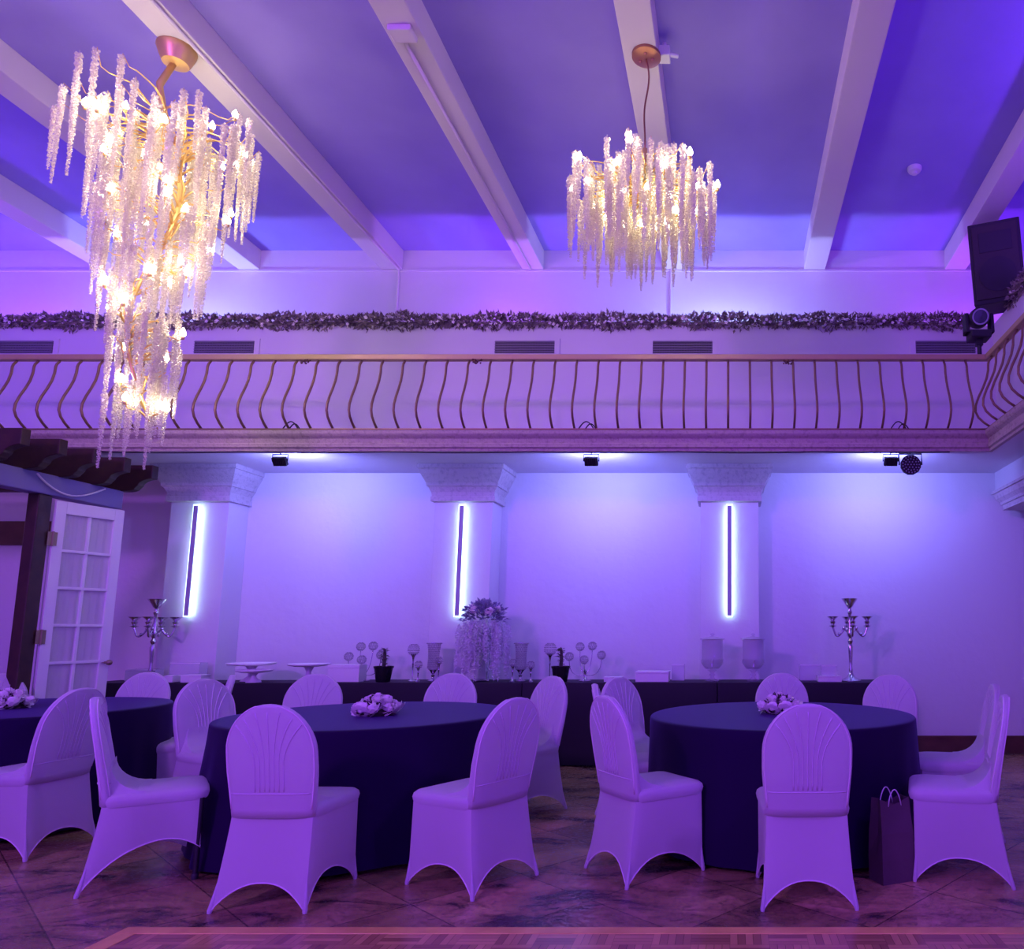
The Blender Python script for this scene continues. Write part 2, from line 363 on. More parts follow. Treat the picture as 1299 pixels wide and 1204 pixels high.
for k in range(5):
    y = lerp(5.84, 7.2, k / 4); lab = 'dark timber rafter tail with scroll cut end, %s of five from the left' % words[k]
    if r0 is None:
        r0 = obj('rafter', rafter(), M_wood, bevel=0.006, loc=(-5.69, y, 2.675)); tag(r0, lab, 'rafter', 'scroll cut rafter tails')
    else:
        c = r0.copy(); COL.objects.link(c); c.location = (-5.69, y, 2.675); c['label'] = lab
cab = MB(); pts = []
for k in range(15):
    t = k / 14; pts.append((-5.955, lerp(6.25, 6.95, t), 2.655 - 0.13 * math.sin(PI * t ** 0.9)))
cab.tube(pts, 0.008, 6)
tag(obj('cable', cab, M_white, smooth=180), 'pale cable looping on the header under the rafter tails', 'cable')

# glazed door leaf, swung back
dx0, dy0 = -6.0, 6.50; dx1, dy1 = -5.86, 7.07
dl = math.hypot(dx1 - dx0, dy1 - dy0)
door = bpy.data.objects.new('door_1', None); COL.objects.link(door); door.location = (dx0, dy0, 0.0)
door.rotation_euler = (0, 0, math.atan2(dy1 - dy0, dx1 - dx0))
tag(door, 'white glazed door with curtained panes standing open at the left', 'door', kind='structure')
W, HT = dl, 2.465
fr = MB(); st = 0.085; zb, zt = 0.70, HT - 0.11
fr.box(0, st, -0.02, 0.02, 0.01, HT); fr.box(W - st, W, -0.02, 0.02, 0.01, HT); fr.box(st, W - st, -0.02, 0.02, zt, HT); fr.box(st, W - st, -0.02, 0.02, 0.01, zb)
rows = 5
for k in range(1, rows): z = lerp(zb, zt, k / rows); fr.box(st, W - st, -0.014, 0.014, z - 0.012, z + 0.012)
fr.box(W / 2 - 0.012, W / 2 + 0.012, -0.0135, 0.0135, zb, zt)
obj('door_frame', fr, M_white, door, bevel=0.003)
obj('door_pane', MB().box(st, W - st, -0.003, 0.003, zb, zt), M_pane, door)
cu = MB(); n = 40
cu.loft([[(lerp(st, W - st, i / n), 0.028 + 0.008 * math.sin(i * 1.05) + 0.004 * math.sin(i * 2.3 + 1), z) for i in range(n + 1)] for z in (zb - 0.02, (zb + zt) / 2, zt + 0.02)], False, False, False)
obj('curtain', cu, M_curtain, door, smooth=180)
kn = MB(); kn.tube([(W - 0.04, -0.02, 1.02), (W - 0.04, -0.06, 1.02)], 0.011, 8); kn.ball((W - 0.04, -0.075, 1.02), 0.026); kn.lathe([(0.028, 0), (0.028, 0.006)], 12, (W - 0.04, -0.02, 1.017))
obj('door_handle', kn, M_brassh, door, smooth=40)
for z in (0.42, 1.26, 2.12):
    h = MB(); h.box(-0.045, 0.03, -0.026, -0.018, z - 0.06, z + 0.06); h.tube([(-0.006, -0.028, z - 0.065), (-0.006, -0.028, z + 0.065)], 0.009, 8)
    obj('hinge', h, M_brassh, door)

# ---- dance floor
df = thing('dance_floor', 'basket weave parquet dance floor along the bottom of the photo', 'dance floor', (0, 0, 0)); df['kind'] = 'structure'
obj('parquet', MB().box(-2.58, 3.4, -3.2, 3.41, 0.0, 0.010), M_parquet, df)
obj('border_strip', MB().box(-2.67, 3.5, 3.41, 3.48, 0.0, 0.013).box(-2.67, -2.58, -3.2, 3.41, 0.0, 0.013), M_border, df, bevel=0.003)

# ================================================================== BALCONY FITTINGS
def baluster_path(h=0.70):
    pr = [(0, 0), (0.03, 0.012), (0.07, 0.032), (0.11, 0.040), (0.2, 0.043), (0.32, 0.062), (0.45, 0.100), (0.58, 0.145), (0.70, 0.176), (0.79, 0.180), (0.87, 0.155), (0.94, 0.105), (1.0, 0.045)]
    return [(0, -d, h * (1 - t)) for t, d in pr]
bal_mb = MB().tube(baluster_path(), 0.0115, 8)
rail = thing('balcony_railing', 'brass railing with bowed balusters along the balcony over the back wall', 'railing', (0, YF, 3.225))
X0 = 2.30
obj('handrail', MB().box(XL, XI + 0.03, -0.035, 0.035, 0.71, 0.765), M_rail, rail, bevel=0.008)
obj('bottom_rail', MB().box(XL, XI, -0.065, -0.02, 0.0, 0.012), M_brass, rail)
b0 = None
k = 0
while X0 - k * 0.2107 > -7.3:
    x = X0 - k * 0.2107
    if b0 is None: b0 = obj('baluster', bal_mb, M_brass, rail, smooth=180, loc=(x, 0, 0.01))
    else:
        c = b0.copy(); COL.objects.link(c); c.location = (x, 0, 0.01); c.parent = rail
    k += 1
rail2 = thing('balcony_railing', 'brass railing with bowed balusters along the right side balcony', 'railing', (XI, YF, 3.225), -PI / 2)
obj('handrail', MB().box(0.04, 4.8, -0.035, 0.035, 0.71, 0.765), M_rail, rail2, bevel=0.008)
obj('bottom_rail', MB().box(0.06, 4.8, -0.065, -0.02, 0.0, 0.012), M_brass, rail2)
for k in range(20):
    c = b0.copy(); COL.objects.link(c); c.location = (0.12 + k * 0.2107, 0, 0.01); c.parent = rail2
# small things tied on the rail and cables at its foot
for px, lb in ((388, 'left'), (605, 'middle'), (1000, 'right')):
    p = at_y(px, 459, YF - 0.03); m = MB()
    for q in range(14): m.octa((p[0] + R.uniform(-0.045, 0.045), p[1] + R.uniform(-0.02, 0.02), p[2] + R.uniform(-0.02, 0.02)), R.uniform(0.008, 0.016), R)
    m.tube([(p[0] - 0.05, p[1], p[2] + 0.015), (p[0], p[1] - 0.035, p[2] - 0.012), (p[0] + 0.05, p[1], p[2] + 0.015)], 0.006, 6)
    tag(obj('cable_tie', m, M_basewood), 'brown tie knotted under the handrail, %s of three' % lb, 'tie', 'ties under the balcony handrail')
for px, lb in ((368, 'above the left floodlight'), (743, 'above the middle floodlight'), (1139, 'above the right floodlight')):
    p = at_y(px, 550, YF - 0.04); m = MB()
    z0 = 3.232
    m.tube([(p[0] - 0.07 + 0.15 * t, YF - 0.05, z0 + 0.075 * math.sin(PI * t)) for t in [i / 12 for i in range(13)]], 0.006, 6)
    m.tube([(p[0] - 0.0 + 0.10 * t, YF - 0.06, z0 + 0.05 * math.sin(PI * t)) for t in [i / 12 for i in range(13)]], 0.006, 6)
    tag(obj('cable', m, M_dark, smooth=180), 'black cable looped at the foot of the railing, %s' % lb, 'cable')
# long sagging cable under the fascia
m = MB(); pts = [(lerp(-6.0, 2.1, i / 60), YF + 0.01 - 0.06, 3.012 - 0.012 * abs(math.sin(i * 0.31))) for i in range(61)]
m.tube(pts, 0.006, 5); tag(obj('cable', m, M_dark, smooth=180), 'long black cable running under the balcony edge', 'cable')

# vents in the knee wall
v0 = None
for px, lb in ((31, 'at the left edge'), (285.5, 'just right of the tall chandelier'), (666, 'left of centre under the garland'), (866, 'under the round chandelier'), (1199, 'left of the moving head light')):
    p = at_y(px, 441, YK)
    if v0 is None:
        v0 = thing('wall_vent', '', 'vent', (p[0], YK, p[2]), group='vents along the knee wall')
        W_, H_ = 0.345, 0.075
        obj('vent_back', MB().box(-W_, W_, -0.012, -0.002, -H_, H_), M_ventdark, v0)
        g = MB()
        for i in range(5): z = -H_ + 0.015 + i * 0.03; g.box(-W_, W_, -0.03, -0.014, z - 0.004, z + 0.004)
        for i in range(40): x = -W_ + 0.008 + i * 0.0172; g.box(x - 0.002, x + 0.002, -0.026, -0.014, -H_, H_)
        obj('grille', g, M_vent, v0)
        f_ = MB(); f_.box(-W_ - 0.06, W_ + 0.06, -0.014, 0.0, H_, H_ + 0.03); f_.box(-W_ - 0.06, W_ + 0.06, -0.014, 0.0, -H_ - 0.03, -H_); f_.box(-W_ - 0.06, -W_, -0.014, 0.0, -H_, H_); f_.box(W_, W_ + 0.06, -0.014, 0.0, -H_, H_)
        obj('vent_frame', f_, M_upper, v0); v0['label'] = 'dark wall vent grille behind the railing, ' + lb
    else: dup(v0, (p[0], YK, p[2]), 0, 'dark wall vent grille behind the railing, ' + lb)

# garland
def garland(name, p0, p1, n, label, seed, zr=0.085):
    rd = random.Random(seed); g = thing(name, label, 'garland', p0)
    m = MB(); d = Vector(p1) - Vector(p0); fl = MB()
    L_ = d.length
    for i in range(n):
        t = rd.random(); a = rd.uniform(0, 2 * PI); rr = zr * math.sqrt(rd.random()) * (0.85 + 0.2 * math.sin(t * L_ * 5) + 0.15 * math.sin(t * L_ * 13))
        ax = Vector((-d.y, d.x, 0)).normalized()
        c = d * t + ax * rr * 0.8 * math.cos(a) + Vector((0, 0, rr * math.sin(a)))
        dr = (ax * math.cos(a) + Vector((0, 0, math.sin(a))) + d.normalized() * rd.uniform(-1.3, 1.3)).normalized()
        m.leaf(c, dr, (rd.uniform(-1, 1), rd.uniform(-1, 1), rd.uniform(-1, 1)), rd.uniform(0.035, 0.075), rd.uniform(0.018, 0.035))
    for i in range(n // 22):
        t = rd.random(); a = rd.uniform(0, 2 * PI)
        ax = Vector((-d.y, d.x, 0)).normalized()
        c = d * t + ax * zr * 0.7 * math.cos(a) + Vector((0, 0, zr * 0.7 * math.sin(a)))
        for q in range(5):
            fl.leaf(c, (math.cos(q * 1.257) * 1.0, -0.5, math.sin(q * 1.257)), (0, -1, 0.2), 0.026, 0.022)
    m.tube([Vector((0, 0, -0.02)), d + Vector((0, 0, -0.02))], 0.02, 6)
    o = obj('foliage', m, M_garl, g); o2 = obj('blossom', fl, M_petal, g); o2['kind'] = 'stuff'; o['kind'] = 'stuff'
    return g
garland('garland', (XL + 0.2, YK + 0.0, ZP + 0.045), (2.85, YK + 0.0, ZP + 0.045), 15000, 'long leafy garland lying along the knee wall above the balcony', 3)
garland('garland', (3.08, 7.75, ZP + 0.06), (3.08, 4.6, ZP + 0.06), 4200, 'short leafy garland on the side wall below the loudspeaker', 5, 0.10)

# loudspeaker
spk = thing('loudspeaker', 'black loudspeaker standing tilted on the balcony corner at the right', 'loudspeaker', (2.98, 7.82, 4.86), 0.30)
def trap(x0, x1, y0, y1, z0, z1, s=0.72):
    return MB().loft([[(x0 * s2, y0, z), (x0, y1 - (y1 - y0) * (1 - 0.0), z) if False else (x0, y0, z), (x1, y0, z), (x1 * s, y1, z), (x0 * s, y1, z)] for z, s2 in ((z0, 1), (z1, 1))])
cab_ = MB().loft([[(-0.27, -0.2, z), (0.27, -0.2, z), (0.19, 0.22, z), (-0.19, 0.22, z)] for z in (0.0, 0.90)])
obj('cabinet', cab_, M_black, spk, bevel=0.012)
obj('grille', MB().box(-0.235, 0.235, -0.216, -0.198, 0.05, 0.86), M_grille, spk, bevel=0.006)
hn = MB(); hn.box(-0.17, 0.17, -0.222, -0.214, 0.56, 0.78); obj('horn', hn, M_black, spk, bevel=0.01)
wf = MB(); wf.lathe([(0.19, 0), (0.19, 0.008), (0.165, 0.008), (0.05, 0.003)], 28)
w = obj('woofer', wf, M_black, spk, smooth=40); w.rotation_euler = (PI / 2, 0, 0); w.location = (0, -0.214, 0.31)
spk.rotation_euler = (0.10, -0.05, 0.32 - 0.6)
bk = MB().box(-0.05, 0.05, -0.04, 0.04, 0.89, 0.93).tube([(0, 0, 0.92), (0.0, 0.1, 0.96)], 0.02, 8); obj('bracket', bk, M_dark, spk)

# moving head light on the rail corner
pm = at_y(1243, 430, 7.55)
mh = thing('moving_head_light', 'black moving head stage light at the balcony corner below the loudspeaker', 'stage light', (2.45, 6.985, 4.15))
obj('base', MB().box(-0.10, 0.10, -0.09, 0.09, 0.0, 0.08), M_black, mh, bevel=0.015)
obj('stand', MB().tube([(0, 0, -0.162), (0, 0, 0.0)], 0.022, 10).box(-0.03, 0.03, -0.03, 0.03, -0.06, 0), M_dark, mh, smooth=40)
y_ = MB()
for s in (-1, 1): y_.loft([[(s * 0.105, -0.06, 0.06), (s * 0.14, -0.06, 0.06), (s * 0.14, 0.06, 0.06), (s * 0.105, 0.06, 0.06)], [(s * 0.105, -0.05, 0.26), (s * 0.14, -0.05, 0.26), (s * 0.14, 0.05, 0.26), (s * 0.105, 0.05, 0.26)]])
y_.box(-0.14, 0.14, -0.06, 0.06, 0.06, 0.09); obj('yoke', y_, M_black, mh, bevel=0.008)
h_ = MB().lathe([(0.06, -0.10), (0.09, -0.06), (0.10, 0.02), (0.095, 0.12), (0.085, 0.13)], 18); ho = obj('head', h_, M_black, mh, smooth=40); ho.rotation_euler = (PI / 2 + 0.25, 0, -0.15); ho.location = (0, 0, 0.22)
ln = MB().lathe([(0.078, 0.128), (0.078, 0.138), (0.066, 0.138), (0.066, 0.131)], 24); lo = obj('lens_ring', ln, M_leds, mh, smooth=40); lo.rotation_euler = ho.rotation_euler; lo.location = (0, 0, 0.22)
l2 = MB().lathe([(0.064, 0.127), (0.064, 0.133), (0.02, 0.138)], 20); lo = obj('lens', l2, M_lens, mh, smooth=40); lo.rotation_euler = ho.rotation_euler; lo.location = (0, 0, 0.22)

# floodlights and par light under the balcony
f0 = None
LIGHTS = []
for px, lb in ((355, 'left bay'), (750, 'middle bay'), (1130, 'right bay')):
    p = at_y(px, 585.5, 7.12)
    lab = 'small black floodlight hung under the balcony edge over the %s' % lb
    if f0 is None:
        f0 = thing('floodlight', lab, 'floodlight', (p[0], 7.12, p[2]), 0, 'floodlights under the balcony')
        hb = MB().box(-0.065, 0.065, -0.02, 0.025, -0.042, 0.042)
        for i in range(6): hb.box(-0.055 + i * 0.02, -0.047 + i * 0.02, -0.035, -0.02, -0.038, 0.038)
        o = obj('housing', hb, M_black, f0, bevel=0.004); o.rotation_euler = (0.62, 0, 0)
        o = obj('glass', MB().box(-0.055, 0.055, 0.0255, 0.028, -0.034, 0.034), M_flood, f0); o.rotation_euler = (0.62, 0, 0)
        br = MB().tube([(-0.075, 0, 0), (-0.075, 0, 0.07), (0.075, 0, 0.07), (0.075, 0, 0)], 0.006, 6).tube([(0, 0, 0.07), (0, 0, ZS - p[2])], 0.008, 6)
        obj('bracket', br, M_dark, f0)
    else: dup(f0, (p[0], 7.12, p[2]), 0, lab)
    LIGHTS.append((p[0], 7.12, p[2]))
p = at_y(1155, 590, 7.10)
par = thing('par_light', 'round black LED par light hanging beside the right floodlight', 'stage light', (p[0], 7.10, p[2]))
n8 = 12
obj('housing', MB().loft([[(r * math.cos(2 * PI * i / n8 + 0.26), y, r * math.sin(2 * PI * i / n8 + 0.26)) for i in range(n8)] for r, y in ((0.07, 0.10), (0.098, 0.02), (0.102, -0.02), (0.092, -0.024))]), M_black, par, bevel=0.004)
d_ = MB()
for rr, cnt in ((0.0, 1), (0.03, 6), (0.056, 12), (0.08, 17)):
    for i in range(cnt):
        a = 2 * PI * i / cnt; d_.ball((rr * math.cos(a), -0.024, rr * math.sin(a)), 0.0075, 8, 4)
obj('led_lens', d_, M_leds, par, smooth=180)['kind'] = 'stuff'
obj('yoke', MB().tube([(-0.11, 0, 0), (-0.11, 0, 0.11), (0.11, 0, 0.11), (0.11, 0, 0)], 0.008, 6).tube([(0, 0, 0.11), (0, 0, ZS - p[2])], 0.01, 6), M_dark, par)

# light bars on the pilasters
s0 = None
for cx, lb in ((-5.775, 'leftmost'), (-2.90, 'middle'), (-0.005, 'right')):
    lab = 'vertical backlit light bar on the %s pilaster' % lb
    if s0 is None:
        s0 = thing('light_bar', lab, 'wall light', (cx, YP, 1.46), 0, 'vertical light bars on the pilasters')
        obj('face', MB().box(-0.023, 0.023, -0.065, -0.0555, 0.012, 1.198), M_ledbar, s0)
        obj('light_strip', MB().box(-0.034, 0.034, -0.055, -0.040, 0.0, 1.21).box(-0.01, 0.01, -0.040, 0.0, 0.02, 1.19), M_led, s0)
    else: dup(s0, (cx, YP, 1.46), 0, lab)

# ceiling details
def conduit(px_x, x, off, y0, y1, lab):
    m = MB().tube([(x, y0, ZBM - off), (x, (y0 + y1) / 2, ZBM - off), (x, y1, ZBM - off)], 0.014, 8)
    tag(obj('conduit', m, M_beam, smooth=180), lab, 'pipe')
conduit(0, -2.52, 0.014, 5.2, 8.85, 'thin pipe along the beam between the two chandeliers')
m = MB().tube([(-4.19, 3.5, ZBM - 0.016), (-4.19, 8.86, ZBM - 0.016), (-4.19, 8.88, ZBM - 0.1), (-4.19, 8.88, 4.9)], 0.016, 8)
tag(obj('conduit', m, M_beam, smooth=60), 'pipe along the beam of the tall chandelier and down the wall', 'pipe')
px_ = at_y(851, 360, 8.87)
m = MB().tube([(px_[0], 8.88, 5.9), (px_[0], 8.88, 5.2), (px_[0] + 0.01, 8.87, 5.05), (px_[0] + 0.12, 8.85, 4.9)], 0.014, 8)
tag(obj('conduit', m, M_beam, smooth=60), 'pale pipe on the upper wall below the round chandelier', 'pipe')
bxp = MB().box(-0.09, 0.09, -0.07, 0.07, -0.05, 0.0); o = obj('junction_box', bxp, M_beam, bevel=0.01, loc=(-2.50, 5.12, ZBM)); tag(o, 'pale junction box on the beam between the chandeliers', 'junction box')
p = at_y(840, 62, 5.4)
jb = MB().box(-0.045, 0.045, -0.05, 0.05, -0.045, 0.045).tube([(0.0, 0, 0.04), (0.0, 0, 0.1)], 0.02, 8).tube([(0.03, 0, 0), (0.11, 0.02, 0.0)], 0.018, 8)
o = obj('junction_box', jb, M_white, bevel=0.006, loc=(-0.714 + 0.185, 5.45, ZBM + 0.08)); tag(o, 'small white box on the side of the round chandelier beam', 'junction box')
sd = MB().lathe([(0.075, 0), (0.075, -0.02), (0.06, -0.045), (0.03, -0.05), (0.03, -0.07), (0.012, -0.075)], 18)
p = ray(1160, 213); t = (ZC - CAMH) / p[2]; o = obj('smoke_detector', sd, M_white, smooth=40, loc=(p[0] * t, p[1] * t, ZC)); tag(o, 'small round smoke detector on the ceiling at the right', 'smoke detector')

# ================================================================== CHANDELIERS
def strand_mesh(L_, seed, r0=0.0235, r1=0.009):
    rd = random.Random(seed); m = MB(); z = 0.0
    m.tube([(0, 0, 0.03), (0, 0, -L_)], 0.0015, 4)
    while z < L_:
        t = z / L_; rr = lerp(r0, r1, t ** 1.3)
        k = 3
        a0 = rd.uniform(0, 6.28)
        for i in range(k):
            a = a0 + i * 2 * PI / k + rd.uniform(-0.4, 0.4)
            m.octa((rr * 0.62 * math.cos(a), rr * 0.62 * math.sin(a), -z + rd.uniform(-0.005, 0.005)), rr * rd.uniform(0.46, 0.74), rd, rd.uniform(0.9, 1.2))
        z += lerp(0.0165, 0.012, t)
    return m
def mesh_only(name, mb, m):
    me = bpy.data.meshes.new(name); me.from_pydata(mb.v, [], mb.f); me.update(); me.materials.append(m); return me
VAR = [mesh_only('crystal_strand', strand_mesh(l, 40 + i), M_crystal) for i, l in enumerate((0.40, 0.48, 0.55, 0.62, 0.70, 0.78, 0.88))]
VLEN = (0.40, 0.48, 0.55, 0.62, 0.70, 0.78, 0.88)
BULB = MB().lathe([(0.004, -0.02), (0.016, -0.012), (0.021, 0.003), (0.017, 0.022), (0.006, 0.042), (0.002, 0.05)], 8)
bulb_me = mesh_only('bulb', BULB, M_bulb)
def link_part(name, me, parent, loc, rz=0.0, sc=1.0):
    o = bpy.data.objects.new(name, me); COL.objects.link(o); o.parent = parent; o.location = loc; o.rotation_euler = (0, 0, rz); o.scale = (sc, sc, 1); return o
def pick(l):
    return min(range(len(VLEN)), key=lambda i: abs(VLEN[i] - l))
def branch(m, p0, p1, rd, r=0.009):
    p0, p1 = Vector(p0), Vector(p1); d = p1 - p0; pts = []; rs = []
    w = Vector((rd.uniform(-1, 1), rd.uniform(-1, 1), rd.uniform(-0.4, 0.4))) * d.length * 0.14
    for i in range(9):
        t = i / 8; pts.append(p0 + d * t + w * math.sin(PI * t) + Vector((0, 0, d.length * 0.12 * math.sin(PI * t * 1.5))) + w * 0.3 * math.sin(3 * PI * t)); rs.append(lerp(r, 0.003, t))
    pts[-1] = p1
    m.tube(pts, rs, 5)

def chandelier(root, tiers, bulbs, stem, seed, hz):
    rd = random.Random(seed); br = MB(); cnt = 0; extra = []
    for (n, r0, r1, z0, z1, l0, l1, ph) in tiers:
        for i in range(n):
            a = ph + 2 * PI * (i + rd.uniform(-0.3, 0.3)) / n * (1 if n < 24 else 1)
            r = math.sqrt(rd.uniform(r0 * r0, r1 * r1)); z = rd.uniform(z0, z1); l = rd.uniform(l0, l1)
            pos = (r * math.cos(a), r * math.sin(a), z)
            if cnt < 100: link_part('crystal_strand', VAR[pick(l)], root, pos, rd.uniform(0, 6)); cnt += 1
            else: extra.append((pos, l))
            if rd.random() < 0.75:
                zc = z - rd.uniform(0.05, 0.25); c = stem(zc)
                branch(br, c, (pos[0], pos[1], pos[2] + 0.03), rd)
    if extra:
        m = MB()
        for pos, l in extra:
            me = VAR[pick(l)]; o_ = len(m.v)
            m._add([(v.co.x + pos[0], v.co.y + pos[1], v.co.z + pos[2]) for v in me.vertices], [tuple(q.vertices) for q in me.polygons])
        obj('crystal_cluster', m, M_crystal, root)['kind'] = 'stuff'
    for (x, y, z) in bulbs:
        link_part('bulb', bulb_me, root, (x, y, z))
        branch(br, stem(z - 0.1), (x, y, z - 0.03), rd, 0.011)
        br.lathe([(0.006, 0), (0.013, 0.006), (0.013, 0.03)], 8, (x, y, z - 0.045))
    obj('branch', br, M_gold, root, smooth=180)

# tall tiered chandelier
CX1, CY1 = -4.355, 5.30
ch1 = thing('chandelier', 'tall tiered crystal chandelier with gold branches hanging at the left', 'chandelier', (CX1, CY1, 0))
def stem1(z): return Vector((0.09 * math.sin(z * 3.1), 0.08 * math.cos(z * 2.6), z))
tiers1 = [(38, 0.44, 0.655, 5.04, 5.42, 0.42, 0.72, 0.1), (30, 0.22, 0.56, 4.90, 5.36, 0.66, 0.90, 0.4), (16, 0.08, 0.36, 4.78, 5.20, 0.62, 0.90, 0.9),
          (28, 0.14, 0.43, 4.38, 4.78, 0.50, 0.85, 0.2), (24, 0.08, 0.32, 3.86, 4.28, 0.48, 0.74, 0.7), (20, 0.07, 0.26, 3.42, 3.76, 0.45, 0.66, 0.3), (15, 0.04, 0.20, 2.98, 3.24, 0.42, 0.55, 0.6)]
rb = random.Random(11); bulbs1 = []
for (n, r, z0, z1) in ((9, 0.55, 4.96, 5.30), (7, 0.38, 4.85, 5.25), (6, 0.42, 4.5, 4.85), (6, 0.36, 4.10, 4.55), (6, 0.28, 3.75, 4.10), (5, 0.24, 3.34, 3.70), (4, 0.17, 2.92, 3.20)):
    for i in range(n):
        a = 2 * PI * i / n + rb.uniform(-0.4, 0.4); q = r * rb.uniform(0.75, 1.1); bulbs1.append((q * math.cos(a), q * math.sin(a), rb.uniform(z0, z1)))
chandelier(ch1, tiers1, bulbs1, stem1, 21, 1)
sm_ = MB().tube([stem1(2.95 + i * 0.07) for i in range(38)] + [(0, 0, ZBM - 0.1)], [lerp(0.010, 0.026, i / 38) for i in range(38)] + [0.022], 8); obj('stem', sm_, M_gold, ch1, smooth=180)
obj('canopy', MB().lathe([(0.135, ZBM), (0.135, ZBM - 0.015), (0.12, ZBM - 0.06), (0.09, ZBM - 0.13), (0.02, ZBM - 0.14)], 20), M_gold, ch1, smooth=40)
# round chandelier
CX2, CY2 = -0.665, 5.36
ch2 = thing('chandelier', 'wide round crystal chandelier with white beaded drops right of centre', 'chandelier', (CX2, CY2, 0))
def stem2(z): return Vector((0.03 * math.sin(z * 9), 0.03 * math.cos(z * 7), min(max(z, 4.62), 4.9)))
tiers2 = [(50, 0.42, 0.60, 4.58, 4.80, 0.40, 0.52, 0.0), (42, 0.26, 0.46, 4.68, 4.88, 0.48, 0.58, 0.3), (28, 0.06, 0.30, 4.76, 4.92, 0.58, 0.70, 0.5), (34, 0.2, 0.58, 4.46, 4.64, 0.36, 0.44, 0.2)]
bulbs2 = []
for i in range(24):
    a = 2 * PI * i / 24 + 0.2; q = (0.25, 0.45, 0.57)[i % 3]; bulbs2.append((q * math.cos(a), q * math.sin(a), 4.56 + 0.08 * ((i * 7) % 3)))
chandelier(ch2, tiers2, bulbs2, stem2, 33, 1)
obj('hub', MB().lathe([(0.02, 4.58), (0.06, 4.62), (0.06, 4.70), (0.025, 4.74), (0.02, 5.05)], 14), M_gold, ch2, smooth=40)
obj('canopy', MB().lathe([(0.115, ZBM), (0.115, ZBM - 0.025), (0.09, ZBM - 0.035), (0.02, ZBM - 0.04)], 24).ball((0.05, 0, ZBM - 0.04), 0.014).ball((-0.05, 0.02, ZBM - 0.04), 0.014).ball((0, -0.06, ZBM - 0.04), 0.014), M_copper, ch2, smooth=40)
cp = []
for i in range(17):
    t = i / 16; cp.append((0.028 * math.sin(t * 7) * (1 - t) + 0.0, 0.02 * math.sin(t * 5) * (1 - t), lerp(ZBM - 0.04, 5.05, t)))
obj('cord', MB().tube(cp, 0.007, 6), M_copper, ch2, smooth=180)

# ================================================================== CHAIRS
BZ0, BZ1, ZTOP = 0.42, 0.735, 0.965
def bw(z):
    if z <= BZ1: return lerp(0.203, 0.222, min(1, (z - BZ0) / 0.22))
    q = (z - BZ1) / (ZTOP - BZ1); return 0.222 * math.sqrt(max(0.0, 1 - q * q))
def by_(z):
    t = (z - BZ0) / (ZTOP - BZ0); return -0.185 - 0.105 * t ** 1.15
def bth(z): return lerp(0.036, 0.022, (z - BZ0) / (ZTOP - BZ0))
def sgp(v, p): return math.copysign(abs(v) ** p, v)
def back_mesh():
    lv = [lerp(BZ0, BZ1, i / 8) for i in range(8)] + [BZ1 + (ZTOP - BZ1) * math.sin(PI / 2 * i / 11) for i in range(12)]
    loops = []
    for z in lv:
        w = max(bw(z), 0.004); th = bth(z) * (1.0 if w > 0.06 else max(0.25, w / 0.06))
        loops.append([(w * sgp(math.cos(2 * PI * k / 28), 0.6), by_(z) + th * sgp(math.sin(2 * PI * k / 28), 0.8), z) for k in range(28)])
    return MB().loft(loops)
def surf(x, z, side):
    w = bw(z); q = min(1.0, abs(x) / max(w, 1e-3)) ** (1 / 0.6); return by_(z) + side * bth(z) * max(0.0, 1 - q * q) ** 0.4
def rib_mesh():
    m = MB()
    for side in (-1, 1):
        for i in range(-3, 4):
            pts = []
            for k in range(15):
                t = k / 14; z = lerp(0.545, 0.955, t)
                x = i * 0.023 + math.copysign(1, i) * (abs(i) ** 1.25) * 0.034 * max(0, (t - 0.30) / 0.6) ** 1.9 if i else 0.0
                if abs(x) > bw(z) * 0.95 or z > 0.95: break
                pts.append((x, surf(x, z, side) + side * 0.0005, z))
            if len(pts) > 2: m.tube(pts, 0.0032, 6)
        m.tube([(lerp(-0.19, 0.19, k / 12), surf(lerp(-0.19, 0.19, k / 12), 0.535, side), 0.535) for k in range(13)], 0.0028, 6)
    return m
def rim_mesh():
    m = MB(); 
    for side in (-1, 1):
        pts = []
        zs = [lerp(0.46, BZ1, i / 6) for i in range(7)] + [BZ1 + (ZTOP - 0.012 - BZ1) * math.sin(PI / 2 * i / 10) for i in range(1, 11)]
        for z in zs: x = bw(z) - 0.012; pts.append((x, surf(max(x, 0), z, side), z))
        pts = pts + [(-x, y, z) for x, y, z in reversed(pts)]
        m.tube(pts, 0.0042, 6)
    return m
def rrect(x0, x1, y0, y1, r, n=5):
    out = []
    for cx, cy, a0 in ((x1 - r, y1 - r, 0), (x0 + r, y1 - r, PI / 2), (x0 + r, y0 + r, PI), (x1 - r, y0 + r, 1.5 * PI)):
        for k in range(n + 1):
            a = a0 + PI / 2 * k / n; out.append((cx + r * math.cos(a), cy + r * math.sin(a)))
    return out
